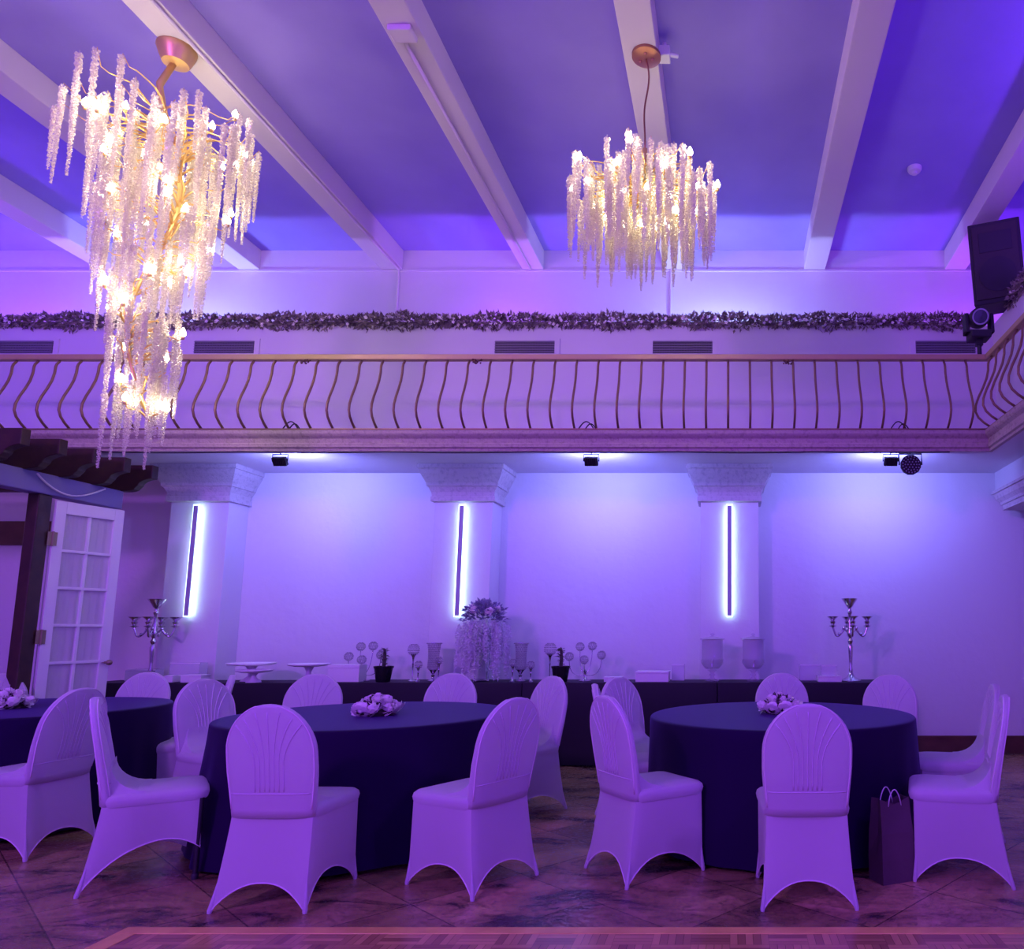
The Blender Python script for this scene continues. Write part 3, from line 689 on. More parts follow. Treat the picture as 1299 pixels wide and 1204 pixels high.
def seat_mesh():
    m = MB(); lp = []
    for z, ins in ((0.415, 0.004), (0.425, 0.0), (0.445, -0.004), (0.462, 0.0), (0.475, 0.014), (0.484, 0.05), (0.488, 0.11)):
        lp.append([(x * (1 + 0.03 * (y > 0)), y, z) for x, y in rrect(-0.214 + ins, 0.214 - ins, -0.21 + ins * 0.5, 0.245 - ins, max(0.02, 0.06 - ins * 0.2))])
    m.loft(lp)
    # cover stretched from cushion up to the back
    cv = []
    for k in range(9):
        t = k / 8; a = t * PI / 2
        cv.append((-0.02 - 0.165 * math.sin(a), 0.482 + 0.15 * (1 - math.cos(a))))
    m.loft([[(x * (1 - 0.30 * k / 8), y, z) for k, (y, z) in enumerate(cv)] for x in [lerp(-0.2, 0.2, i / 8) for i in range(9)]], False, False, False)
    for sx in (-0.2, 0.2):
        m._add([(sx * (1 - 0.30 * k / 8), y, z) for k, (y, z) in enumerate(cv)] + [(sx, -0.2, 0.45)], [tuple(range(len(cv) + 1)) if sx > 0 else tuple(reversed(range(len(cv) + 1)))])
    return m
TOPC = [(-0.203, -0.205), (0.203, -0.205), (0.214, 0.225), (-0.214, 0.225)]
BOTC = [(-0.228, -0.268), (0.228, -0.268), (0.217, 0.232), (-0.217, 0.232)]
def skirt_mesh(lift=(0, 0, 0, 0), H=0.125):
    m = MB(); n = 16; lv = 12; loops = []
    for k in range(lv + 1):
        q = k / lv; lp = []
        for c in range(4):
            d = (c + 1) % 4
            nx, ny = ((0, 1), (-1, 0), (0, -1), (1, 0))[c]
            for i in range(n):
                t = i / n
                x = lerp(lerp(TOPC[c][0], TOPC[d][0], t), lerp(BOTC[c][0], BOTC[d][0], t), q ** 1.15)
                y = lerp(lerp(TOPC[c][1], TOPC[d][1], t), lerp(BOTC[c][1], BOTC[d][1], t), q ** 1.15)
                pull = 0.030 * math.sin(PI * t) * q
                corner = 0.006 * (1 - min(1, min(t, 1 - t) * 14))
                zh = H * (1 - abs(2 * t - 1) ** 2.3) + lerp(lift[c], lift[d], t) + 0.004
                cxn, cyn = -math.copysign(1, x) * corner, -math.copysign(1, y) * corner
                lp.append((x + nx * pull + cxn, y + ny * pull + cyn, lerp(0.42, zh, q)))
        loops.append(lp)
    m.loft(loops, False, False); return m
def hem_mesh(lift=(0, 0, 0, 0)):
    s = skirt_mesh(lift); n = 64; last = s.v[-n:]; return MB().tube(last + [last[0]], 0.0035, 5, False)
def pocket_mesh(i):
    (bx_, by2), (tx, ty) = BOTC[i], TOPC[i]
    f = [(0.0, 0.0, 0.009), (0.012, 0.004, 0.0115), (0.06, 0.03, 0.0095), (0.13, 0.05, 0.005)]
    return MB().tube([((bx_ + (tx - bx_) * h / 0.42) * (0.985 - ins * 0.6), (by2 + (ty - by2) * h / 0.42) * (0.985 - ins * 0.6), h) for h, ins, r in f], [q[2] for q in f], 10)

def chair_parts(root, lift=None):
    obj('backrest', back_mesh(), M_fabric, root, smooth=180)
    tag(obj('backrest_rib', rib_mesh(), M_rib, root, smooth=180), 'fan of frame ribs showing through the cover')
    obj('backrest_piping', rim_mesh(), M_seam, root, smooth=180)
    obj('seat', seat_mesh(), M_fabric, root, smooth=60)
    sk = obj('skirt', skirt_mesh(lift or (0, 0, 0, 0)), M_fabric, root, smooth=60)
    obj('hem', hem_mesh(lift or (0, 0, 0, 0)), M_seam, sk, smooth=180)
    for i, (x, y) in enumerate(BOTC):
        if lift and i == 2: continue
        obj('foot_pocket', pocket_mesh(i), M_fabric, root, smooth=60)
    if lift:
        lg = MB().tube([(0.2, 0.215, 0.0), (0.2, 0.215, 0.42)], 0.0135, 10)
        tag(obj('leg', lg, M_dark, root, smooth=60), 'bare black metal leg')
        obj('leg_cap', MB().lathe([(0.017, 0), (0.018, 0.025), (0.014, 0.03)], 10, (0.2, 0.215, 0)), M_black, root, smooth=40)

def rzf(fx, fy): return math.atan2(-fx, fy)
CH = [  # x, y, facing x, facing y, group, label
    (0.37, 3.965, -0.03, 1, 'R', 'white covered banquet chair seen from behind in front of the right table'),
    (-0.46, 4.33, 0.79, 0.62, 'R', 'white covered chair at the left front of the right table facing right'),
    (-0.62, 5.09, 0.99, 0.17, 'R', 'white covered chair seen nearly edge-on, left of the right table, furthest left there'),
    (-0.62, 5.58, 0.82, -0.57, 'R', 'white covered chair at the back left of the right table, its front turned to us'),
    (0.43, 6.02, 0.0, -1, 'R', 'white covered chair facing us behind the flowers of the right table'),
    (1.17, 5.80, -0.42, -0.9, 'R', 'white covered chair at the back right of the right table'),
    (1.49, 5.10, -0.98, 0.17, 'R', 'white covered chair in side view right of the right table, the farther of two'),
    (1.25, 4.27, -0.97, 0.24, 'R', 'white covered chair in side view right of the right table, the nearer of two'),
    (-2.215, 3.93, 0.0, 1, 'M', 'white covered banquet chair seen from behind in front of the middle table'),
    (-1.385, 4.15, -0.877, 0.48, 'M', 'white covered chair at the right front of the middle table facing left'),
    (-1.56, 5.66, -0.62, -0.78, 'M', 'white covered chair at the back right of the middle table by the aisle'),
    (-2.31, 6.00, 0.0, -1, 'M', 'white covered chair facing us behind the middle table, below the tall flower vase'),
    (-3.33, 5.90, 0.22, -0.97, 'M', 'white covered chair facing us behind the middle table, below the cake stands'),
    (-3.60, 5.43, 0.93, -0.37, 'M', 'white covered chair at the left of the middle table turned toward us'),
    (-4.24, 5.90, -0.83, -0.56, 'L', 'white covered chair edge-on between left and middle tables, only seat and tip showing'),
    (-4.95, 6.15, 0.08, -1, 'L', 'white covered chair behind the left table in front of the tall silver candelabra'),
    (-6.03, 6.08, 0.45, -0.89, 'L', 'white covered chair cut off by the left edge of the photo, behind the flowers'),
    (-4.29, 4.69, -1.0, 0.06, 'L', 'large white covered chair seen from behind at the right front of the left table'),
]
GR = {'R': 'covered chairs around the right table', 'M': 'covered chairs around the middle table', 'L': 'covered chairs around the left table'}
c0 = None
for x, y, fx, fy, g, lab in CH:
    if c0 is None:
        c0 = thing('banquet_chair', lab, 'chair', (x, y, 0), rzf(fx, fy), GR[g]); chair_parts(c0)
    else: dup(c0, (x, y, 0), rzf(fx, fy), lab, GR[g])
c1 = thing('banquet_chair', 'white covered chair in side view with one bare black leg below its cover', 'chair', (-3.15, 4.20, 0), rzf(0.82, 0.575), GR['M'])
chair_parts(c1, (0, 0, 0.16, 0.02))

# ================================================================== ROUND TABLES
def cloth_mesh(Rt, T, flare, amp, seed, hem):
    rd = random.Random(seed); n = 120; ph = [rd.uniform(0, 6.28) for _ in range(4)]
    def fold(a): return 0.5 * math.sin(9 * a + ph[0]) + 0.32 * math.sin(14 * a + ph[1]) + 0.25 * math.sin(23 * a + ph[2])
    loops = [[(0.02 * math.cos(2 * PI * i / n), 0.02 * math.sin(2 * PI * i / n), T) for i in range(n)]]
    for r in (0.3, 0.6, 0.85, 0.95): loops.append([(r * Rt * math.cos(2 * PI * i / n), r * Rt * math.sin(2 * PI * i / n), T) for i in range(n)])
    for k in range(1, 5):
        a = k / 4 * PI / 2; loops.append([((Rt - 0.015 + 0.015 * math.sin(a)) * math.cos(2 * PI * i / n), (Rt - 0.015 + 0.015 * math.sin(a)) * math.sin(2 * PI * i / n), T - 0.015 * (1 - math.cos(a))) for i in range(n)])
    for k in range(1, 13):
        t = k / 12; lp = []
        for i in range(n):
            a = 2 * PI * i / n; r = Rt + flare * t ** 1.2 + amp * (t ** 0.9) * fold(a); z = lerp(T - 0.015, hem, t)
            lp.append((r * math.cos(a), r * math.sin(a), z))
        loops.append(lp)
    return MB().loft(loops, True, False)
TABS = [((0.345, 5.06), 0.872, 0.02, 0.022, 'right', 5), ((-2.40, 5.06), 0.885, 0.075, 0.032, 'middle', 8), ((-5.12, 5.46), 0.89, 0.03, 0.026, 'left', 12)]
for (x, y), Rt, fl_, am, w_, sd_ in TABS:
    t = thing('round_table', {'right': 'round table under a black floor length cloth at the right, paper bag beside it', 'middle': 'round table under a black floor length cloth in the middle', 'left': 'round table under a black cloth cut off by the left edge'}[w_], 'table', (x, y, 0), 0, 'black clothed round tables')
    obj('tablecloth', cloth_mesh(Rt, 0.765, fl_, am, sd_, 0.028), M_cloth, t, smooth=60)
    obj('tabletop', MB().lathe([(Rt - 0.03, 0.725), (Rt - 0.02, 0.735), (Rt - 0.02, 0.752), (Rt - 0.03, 0.758)], 40), M_wood, t)
    for k in range(4):
        a = PI / 4 + k * PI / 2 + 0.2
        lg = MB().tube([(0.62 * math.cos(a), 0.62 * math.sin(a), 0.0), (0.58 * math.cos(a), 0.58 * math.sin(a), 0.725)], 0.016, 8); obj('leg', lg, M_steel, t, smooth=60)

# paper gift bag
bag = thing('paper_bag', 'brown paper gift bag on the floor in front of the right table', 'bag', (0.865, 4.15, 0), 0.42)
bag.scale = (1.2, 1.15, 1.0)
bl = []
for z, a, b in ((0, 0.085, 0.055), (0.12, 0.087, 0.056), (0.25, 0.084, 0.052), (0.35, 0.080, 0.040), (0.405, 0.079, 0.034)):
    bl.append([(-a, -b, z), (0, -b * (1.0 if z < 0.3 else 0.9), z), (a, -b, z), (a * (1 if z < 0.2 else 0.9), 0, z), (a, b, z), (0, b, z), (-a, b, z), (-a * (1 if z < 0.2 else 0.82), 0, z)])
bl[-1] = [(x, y, z + (0.02 if abs(x) > 0.05 else -0.012)) for x, y, z in bl[-1]]
obj('bag_body', MB().loft(bl, True, False), M_paper, bag, solid=0.002)
for s in (-1, 1):
    hp = [(-0.035 + 0.07 * i / 12, s * 0.033, 0.385 + 0.085 * math.sin(PI * i / 12) ** 0.7) for i in range(13)]
    obj('handle', MB().tube(hp, 0.003, 6), M_seam, bag, smooth=180)

# ================================================================== FLOWERS
def rose_mesh(r, seed):
    rd = random.Random(seed); m = MB()
    m.ball((0, 0, 0), r * 0.55, 8, 5)
    for ring, (n, rr, h, tilt) in enumerate(((4, 0.35, 0.55, 0.25), (6, 0.62, 0.40, 0.6), (7, 0.88, 0.12, 1.05), (8, 1.0, -0.15, 1.4))):
        for i in range(n):
            a = 2 * PI * (i + 0.5 * ring + rd.uniform(-0.15, 0.15)) / n; w = r * 0.42; L_ = r * 0.75
            c = Vector((math.cos(a), math.sin(a), 0)); s = Vector((-math.sin(a), math.cos(a), 0))
            p0 = c * rr * r * 0.55 + Vector((0, 0, h * r - 0.35 * r)); u = (c * math.sin(tilt) + Vector((0, 0, math.cos(tilt)))).normalized(); inn = -c * math.cos(tilt) * 0.3 + Vector((0, 0, math.sin(tilt) * 0.2))
            vs = []
            for kk, (t, ww) in enumerate(((0, 0.5), (0.4, 1.0), (0.75, 0.95), (1.0, 0.45))):
                q = p0 + u * L_ * t + inn * r * 0.35 * t * t
                vs += [q - s * w * ww - inn * r * 0.0, q + c * r * 0.06 * (1 - t), q + s * w * ww]
            m._add(vs, [(k * 3 + j, k * 3 + j + 1, k * 3 + j + 4, k * 3 + j + 3) for k in range(3) for j in range(2)])
    return m
ROSE = [mesh_only('rose', rose_mesh(0.048, i), M_petal) for i in range(3)]
for me in ROSE: me.polygons.foreach_set('use_smooth', [True] * len(me.polygons))
def centerpiece(x, y, z, label, seed):
    rd = random.Random(seed); t = thing('flower_centerpiece', label, 'flowers', (x, y, z), 0, 'white flower centrepieces on the round tables')
    lf = MB()
    lf.lathe([(0.09, 0.0), (0.10, 0.02), (0.08, 0.05), (0.03, 0.07)], 14)
    for i in range(130):
        a = rd.uniform(0, 2 * PI); ph = rd.uniform(-0.05, 1.35); d = Vector((math.cos(a) * math.cos(ph), math.sin(a) * math.cos(ph), math.sin(ph)))
        lf.leaf(d * 0.085, (d + Vector((0, 0, rd.uniform(-0.5, 0.3)))), (rd.uniform(-1, 1), rd.uniform(-1, 1), 1), rd.uniform(0.04, 0.065), 0.028)
    obj('foliage', lf, M_leaf, t)
    spots = [(0, 0, 0.105)] + [(0.062 * math.cos(k * 1.257), 0.062 * math.sin(k * 1.257), 0.085) for k in range(5)] + [(0.115 * math.cos(k * 0.785 + 0.3), 0.115 * math.sin(k * 0.785 + 0.3), 0.045) for k in range(8)]
    for k, (a, b, c) in enumerate(spots):
        o = link_part('rose', ROSE[k % 3], t, (a, b, c)); o.rotation_euler = (-b * 7, a * 7, rd.uniform(0, 6)); s = rd.uniform(0.75, 1.02); o.scale = (s, s, s)
centerpiece(-2.32, 4.98, 0.766, 'white rose centrepiece on the middle round table', 1)
centerpiece(0.335, 5.09, 0.766, 'white rose centrepiece partly behind the chair on the right table', 2)
centerpiece(-5.16, 5.40, 0.766, 'white rose centrepiece at the left edge on the left table', 3)

# ================================================================== BUFFET
BZ, BF, BB = 0.805, 7.45, 7.94
def buffet(x0, x1, seed, label, z=BZ, yo=0.0):
    rd = random.Random(seed); m = MB(); per = []
    nx = int((x1 - x0) / 0.03); ny = 16
    for i in range(nx): per.append((lerp(x0, x1, i / nx), BF + yo, 0, -1))
    for i in range(ny): per.append((x1, lerp(BF + yo, BB, i / ny), 1, 0))
    for i in range(nx): per.append((lerp(x1, x0, i / nx), BB, 0, 0.0))
    for i in range(ny): per.append((x0, lerp(BB, BF + yo, i / ny), -1, 0))
    ph = rd.uniform(0, 6); loops = []
    for q in (0.0, 0.02, 0.3, 0.65, 1.0):
        lp = []
        for i, (x, y, nx_, ny_) in enumerate(per):
            w = q * (0.006 * math.sin(i * 0.55 + ph) + 0.005 * math.sin(i * 0.23 + 1.3 * ph)) + 0.004 * (q > 0)
            if nx_ != 0: w *= 0.3
            lp.append((x + nx_ * w, y + ny_ * w, lerp(z, 0.012, q)))
        loops.append(lp)
    m.loft(loops, True, False)
    b = thing('buffet_table', label, 'table', ((x0 + x1) / 2, BF + 0.2, 0), 0, 'black clothed buffet tables along the back wall')
    m.v = [(x - (x0 + x1) / 2, y - BF - 0.2, zz) for x, y, zz in m.v]
    obj('tablecloth', m, M_buffet, b, smooth=50)
    lg = MB()
    for sx in (-1, 1):
        for sy in (0.08 - 0.2, 0.37 - 0.2):
            lg = MB().tube([(sx * ((x1 - x0) / 2 - 0.12), sy, 0), (sx * ((x1 - x0) / 2 - 0.12), sy, z - 0.03)], 0.015, 8); obj('leg', lg, M_steel, b)
buffet(-6.42, -4.06, 1, 'long buffet table in black cloth behind the left chairs, holding cake stands', 0.80, 0.02)
buffet(-4.05, -2.06, 2, 'buffet table in black cloth holding the tall flower vase', BZ)
buffet(-2.05, -0.13, 3, 'buffet table in black cloth between the middle and right round tables', BZ)
buffet(-0.12, 1.53, 4, 'buffet table in black cloth at the right end, holding drink dispensers', BZ)

def bx(px, y=7.68):          # buffet position under a column of the photograph
    return at_y(px, 860, y)[0]
# silver candelabra
def candelabra(x, y, z, h, rot, narm, label):
    t = thing('candelabra', label, 'candelabra', (x, y, z), rot, 'silver candelabra on the buffet')
    k = h / 0.83
    obj('base', MB().lathe([(0.10 * k, 0), (0.10 * k, 0.008), (0.085 * k, 0.02), (0.045 * k, 0.04), (0.025 * k, 0.07), (0.018 * k, 0.09)], 24), M_chrome, t, smooth=40)
    st = [(0.016, 0.08), (0.022, 0.11), (0.014, 0.14), (0.017, 0.20), (0.024, 0.30), (0.026, 0.34), (0.016, 0.37), (0.030, 0.40), (0.016, 0.43), (0.028, 0.46), (0.034, 0.49), (0.02, 0.52), (0.026, 0.56), (0.016, 0.59), (0.014, 0.66), (0.026, 0.69), (0.014, 0.72), (0.018, 0.735)]
    obj('stem', MB().lathe([(r * k, zz * k) for r, zz in st], 16), M_chrome, t, smooth=40)
    obj('bowl', MB().lathe([(0.015 * k, 0.735 * k), (0.03 * k, 0.745 * k), (0.05 * k, 0.78 * k), (0.075 * k, 0.815 * k), (0.082 * k, 0.83 * k), (0.075 * k, 0.828 * k), (0.04 * k, 0.78 * k)], 20), M_chrome, t, smooth=40)
    for i in range(narm):
        a = 2 * PI * i / narm; c, s = math.cos(a), math.sin(a); pts = []
        for q in range(17):
            u = q / 16; r = 0.025 + 0.150 * u; zz = 0.49 + 0.05 * math.sin(u * PI * 1.0) * (1 - u) - 0.055 * math.sin(PI * min(1, max(0, (u - 0.25) / 0.75))) + 0.05 * max(0, u - 0.8) / 0.2
            pts.append((r * c * k, r * s * k, zz * k))
        am = MB().tube(pts, 0.010 * k, 8)
        for q in (4, 9): am.ball((pts[q][0], pts[q][1], pts[q][2] + 0.012), 0.018 * k, 8, 5)
        ao = obj('arm', am, M_chrome, t, smooth=60)
        e = pts[-1]
        cp = MB().lathe([(0.008, -0.005), (0.036, 0.01), (0.04, 0.014), (0.014, 0.022), (0.024, 0.04), (0.030, 0.055), (0.016, 0.066), (0.030, 0.085), (0.056, 0.105), (0.058, 0.109), (0.036, 0.102)], 14, (e[0], e[1], e[2]))
        obj('candle_cup', cp, M_chrome, ao, smooth=40)
    return t
candelabra(bx(1080), 7.70, BZ, 0.84, 0.0, 4, 'tall silver candelabra at the right end of the buffet')
candelabra(bx(190, 7.72), 7.72, 0.80, 0.84, 0.35, 4, 'tall silver candelabra at the left end of the buffet near the glazed door')

# beaded goblets, hurricanes, crystal candelabra
def beads(m, prof, n, c=(0, 0, 0), jit=0.0):
    for k, (r, z) in enumerate(prof):
        cnt = max(5, int(2 * PI * r / 0.0155))
        for i in range(min(cnt, n)):
            a = 2 * PI * (i + 0.5 * (k % 2)) / min(cnt, n); m.octa((c[0] + r * math.cos(a), c[1] + r * math.sin(a), c[2] + z), 0.0070, R, 1.0)
def goblet(px, y, h, rb, label, z=BZ, group='beaded crystal goblets on the buffet'):
    x = bx(px, y); t = thing('crystal_goblet', label, 'candle holder', (x, y, z), 0, group)
    hb = h - rb * 2.1
    obj('stem', MB().lathe([(rb * 0.75, 0), (rb * 0.75, 0.005), (rb * 0.35, 0.014), (0.006, 0.03), (0.0055, hb * 0.6), (0.010, hb * 0.65), (0.006, hb * 0.72), (0.012, hb * 0.92), (rb * 0.4, hb), (rb * 0.55, hb + 0.012), (rb * 0.5, hb + 0.02)], 16), M_chrome, t, smooth=40)
    m = MB(); pr = []
    nz = max(6, int(rb * 2 / 0.0125))
    for k in range(nz):
        u = lerp(0.12, 0.86, k / (nz - 1)); pr.append((rb * math.sin(PI * u) ** 0.8, hb + rb * (1 - math.cos(PI * u)) * 1.05))
    beads(m, pr, 60)
    obj('beaded_bowl', m, M_beadwork, t)
def hurricane(px, y, h, label):
    x = bx(px, y); t = thing('hurricane_vase', label, 'candle holder', (x, y, BZ), 0, 'beaded hurricane vases on the buffet')
    obj('stem', MB().lathe([(0.05, 0), (0.05, 0.006), (0.02, 0.02), (0.012, 0.04), (0.02, 0.06), (0.012, 0.07), (0.03, 0.10), (0.045, 0.115)], 16), M_chrome, t, smooth=40)
    pr = []; n = int((h - 0.11) / 0.013)
    for k in range(n):
        u = k / (n - 1); r = 0.062 - 0.012 * math.sin(PI * u) + 0.010 * (u > 0.96) - (0.045 * (1 - u / 0.12) ** 2 if u < 0.12 else 0); pr.append((r, 0.105 + (h - 0.11) * u))
    m = MB(); beads(m, pr, 60)
    obj('beaded_vase', m, M_beadwork, t)
    obj('rim', MB().lathe([(0.068, h - 0.006), (0.074, h - 0.003), (0.074, h + 0.002), (0.066, h)], 20), M_chrome, t, smooth=40)
goblet(523, 7.66, 0.375, 0.054, 'tall beaded goblet just right of the left black pot')
goblet(530, 7.60, 0.205, 0.034, 'short beaded goblet in front of the left tall goblet')
hurricane(549, 7.70, 0.385, 'beaded hurricane vase left of the tall flower vase')
goblet(556, 7.62, 0.245, 0.034, 'short beaded goblet in front of the left hurricane vase')
goblet(650, 7.60, 0.225, 0.036, 'short beaded goblet left of the right hurricane vase')
hurricane(660, 7.70, 0.385, 'beaded hurricane vase right of the tall flower vase')
goblet(673, 7.57, 0.205, 0.036, 'short beaded goblet right of the right hurricane vase')
goblet(697, 7.72, 0.385, 0.060, 'tall beaded goblet beside the right black pot')
def crystal_candelabra(px, y, label):
    x = bx(px, y); t = thing('crystal_candelabra', label, 'candle holder', (x, y, BZ), 0, 'five globe crystal candelabra on the buffet')
    obj('base', MB().lathe([(0.065, 0), (0.065, 0.006), (0.03, 0.016), (0.012, 0.04), (0.01, 0.08), (0.02, 0.1), (0.008, 0.115)], 16), M_chrome, t, smooth=40)
    for k, (dx, dz, dy) in enumerate(((0.0, 0.175, -0.06), (-0.165, 0.205, 0.0), (-0.065, 0.305, 0.04), (0.062, 0.312, 0.04), (0.165, 0.22, 0.0))):
        pts = []
        for i in range(11):
            u = i / 10; pts.append((dx * math.sin(u * PI / 2), dy * u, 0.06 + (dz - 0.06) * (u ** 2 if abs(dx) > 0.1 else u ** 1.3) - 0.02 * math.sin(PI * u)))
        ao = obj('arm', MB().tube(pts, 0.004, 6), M_chrome, t, smooth=180)
        m = MB(); pr = [(0.042 * math.sin(PI * u), -0.042 * math.cos(PI * u)) for u in [0.12 + 0.76 * j / 7 for j in range(8)]]
        c = (dx, dy, dz + 0.042); beads(m, pr, 40, c); obj('crystal_globe', m, M_beadwork, ao)
crystal_candelabra(461, 7.72, 'five globe crystal candelabra behind the left black pot')
crystal_candelabra(742, 7.70, 'five globe crystal candelabra right of the right black pot')
# potted plants
def potted(px, y, label):
    t = thing('potted_plant', label, 'plant', (bx(px, y), y, BZ), 0, 'small plants in black pots')
    obj('pot', MB().lathe([(0.062, 0), (0.066, 0.004), (0.088, 0.135), (0.094, 0.137), (0.096, 0.157), (0.088, 0.157), (0.084, 0.135), (0.02, 0.13)], 24), M_pot, t, smooth=40)
    m = MB(); rd = random.Random(px)
    m.tube([(0, 0, 0.12), (0.004, 0, 0.24), (0.0, 0, 0.325)], [0.020, 0.017, 0.013], 8)
    for i in range(90):
        z = rd.uniform(0.16, 0.335); a = rd.uniform(0, 6.28); m.leaf((0.016 * math.cos(a), 0.016 * math.sin(a), z), (math.cos(a), math.sin(a), rd.uniform(-0.2, 1.0)), (0, 0, 1), 0.028, 0.014)
    for i in range(12):
        a = rd.uniform(0, 6.28); m.leaf((0, 0, rd.uniform(0.24, 0.33)), (math.cos(a), math.sin(a), rd.uniform(-0.1, 0.5)), (0, 0, 1), rd.uniform(0.05, 0.09), 0.022)
    obj('stem', m, M_leaf, t)
potted(486, 7.56, 'black pot with a dark stubby plant, left of the tall flower vase')
potted(711, 7.56, 'black pot with a dark stubby plant, right of the tall flower vase')
# cake stands
def cake_stand(px, y, z, r, h, label):
    t = thing('cake_stand', label, 'cake stand', (bx(px, y), y, z), 0, 'white cake stands')
    obj('pedestal', MB().lathe([(r * 0.42, 0), (r * 0.42, 0.006), (r * 0.30, 0.02), (r * 0.14, 0.05), (r * 0.12, h * 0.6), (r * 0.25, h - 0.02)], 20), M_porc, t, smooth=40)
    obj('plate', MB().lathe([(r * 0.25, h - 0.022), (r * 0.7, h - 0.016), (r * 0.97, h - 0.004), (r, h + 0.006), (r * 0.98, h + 0.012), (r * 0.9, h), (r * 0.1, h - 0.004)], 32), M_porc, t, smooth=40)
cake_stand(318, 7.76, 0.80, 0.225, 0.175, 'largest white cake stand, behind a smaller one')
cake_stand(322, 7.57, 0.80, 0.165, 0.115, 'small white cake stand in front of the largest one')
cake_stand(391, 7.68, 0.80, 0.195, 0.17, 'single white cake stand left of the square white box')
# boxes
def boxy(name, px0, px1, ztop, y0, y1, label, m=None, z=BZ, lid=True, zoff=0.0):
    xa, xb = bx(px0, y0), bx(px1, y0); w = (xb - xa) / 2; d = (y1 - y0) / 2
    t = thing(name, label, 'box', ((xa + xb) / 2, (y0 + y1) / 2, z + zoff), 0)
    h = ztop
    mm = m or M_boxw
    if m is M_acryl:
        q = MB(); th = 0.006
        q.box(-w, w, -d, -d + th, 0, h); q.box(-w, w, d - th, d, 0, h); q.box(-w, -w + th, -d, d, 0, h); q.box(w - th, w, -d, d, 0, h); q.box(-w, w, -d, d, h - th, h)
        obj('panel', q, mm, t); obj('edge', MB().box(-w, w, -d - 0.002, -d + 0.004, h - 0.012, h + 0.002), M_boxw, t)
    else:
        obj('box_body', MB().box(-w, w, -d, d, 0, h * 0.8), mm, t, bevel=0.003)
        obj('lid', MB().box(-w - 0.003, w + 0.003, -d - 0.003, d + 0.003, h * 0.8, h), mm, t, bevel=0.004)
boxy('display_box', 158, 196, 0.12, 7.74, 7.86, 'clear display box at the left end behind a chair', M_acryl, 0.80)
boxy('display_box', 214, 252, 0.185, 7.76, 7.88, 'clear display box below the left light bar', M_acryl, 0.80)
boxy('white_box', 229, 255, 0.075, 7.54, 7.68, 'low white box in front of the clear box below the left light bar', None, 0.80)
boxy('white_box', 208, 219, 0.068, 7.56, 7.68, 'small white box left of the low white box', None, 0.80)
boxy('white_box', 415, 455, 0.175, 7.56, 7.72, 'square white box beside the single cake stand', None, 0.80)
boxy('white_box', 766, 789, 0.05, 7.55, 7.66, 'low white box behind the chair tops by the aisle')
boxy('white_box', 806, 848, 0.105, 7.54, 7.74, 'larger white box between the crystal candelabra and the dispensers')
boxy('display_box', 852, 868, 0.165, 7.76, 7.86, 'clear narrow box left of the drink dispensers', M_acryl)
boxy('display_box', 1015, 1041, 0.165, 7.76, 7.88, 'clear display box right of the drink dispensers', M_acryl)
boxy('white_box', 1038, 1068, 0.06, 7.54, 7.66, 'low white box left of the right candelabra')
boxy('display_box', 1042, 1062, 0.105, 7.56, 7.64, 'small clear box on the low white box left of the right candelabra', M_acryl, BZ, True, 0.062)
# drink dispensers
def dispenser(px, y, label):
    t = thing('drink_dispenser', label, 'drink dispenser', (bx(px, y), y, BZ), 0, 'glass drink dispensers on the buffet')
    obj('foot', MB().lathe([(0.075, 0), (0.075, 0.008), (0.03, 0.025), (0.018, 0.05), (0.03, 0.065), (0.018, 0.08), (0.03, 0.10), (0.05, 0.112)], 24), M_thin, t, smooth=60)
    out = [(0.02, 0.112), (0.07, 0.125), (0.100, 0.16), (0.108, 0.20), (0.110, 0.41), (0.116, 0.42)]
    inn = [(0.111, 0.42), (0.105, 0.41), (0.103, 0.20), (0.095, 0.165), (0.066, 0.132), (0.012, 0.122)]
    obj('jar', MB().lathe(out + inn, 32), M_thin, t, smooth=60)
    ct = MB()
    for k in range(7):
        z = 0.135 + k * 0.013; r = 0.06 + 0.049 * min(1, k / 3.5)
        for i in range(22):
            a = 2 * PI * (i + 0.5 * (k % 2)) / 22; ct.octa((r * math.cos(a), r * math.sin(a), z), 0.0075, R)
    obj('cut_pattern', ct, M_glass, t)['kind'] = 'stuff'
    obj('lid', MB().lathe([(0.127, 0.422), (0.129, 0.428), (0.10, 0.438), (0.02, 0.452), (0.01, 0.458), (0.02, 0.468), (0.022, 0.478), (0.006, 0.486)], 28), M_thin, t, smooth=60)
    obj('rim', MB().lathe([(0.126, 0.420), (0.130, 0.423), (0.126, 0.426), (0.120, 0.423)], 28), M_chrome, t, smooth=60)
    tp = MB().tube([(0, -0.10, 0.175), (0, -0.14, 0.175)], 0.009, 8).tube([(0, -0.135, 0.185), (0.01, -0.138, 0.215)], 0.006, 6).tube([(0, -0.135, 0.175), (0, -0.138, 0.15)], 0.008, 8)
    obj('tap', tp, M_chrome, t, smooth=60)
dispenser(903.5, 7.66, 'left glass drink dispenser on the buffet under the right light bar')
dispenser(955.5, 7.66, 'right glass drink dispenser on the buffet under the right light bar')
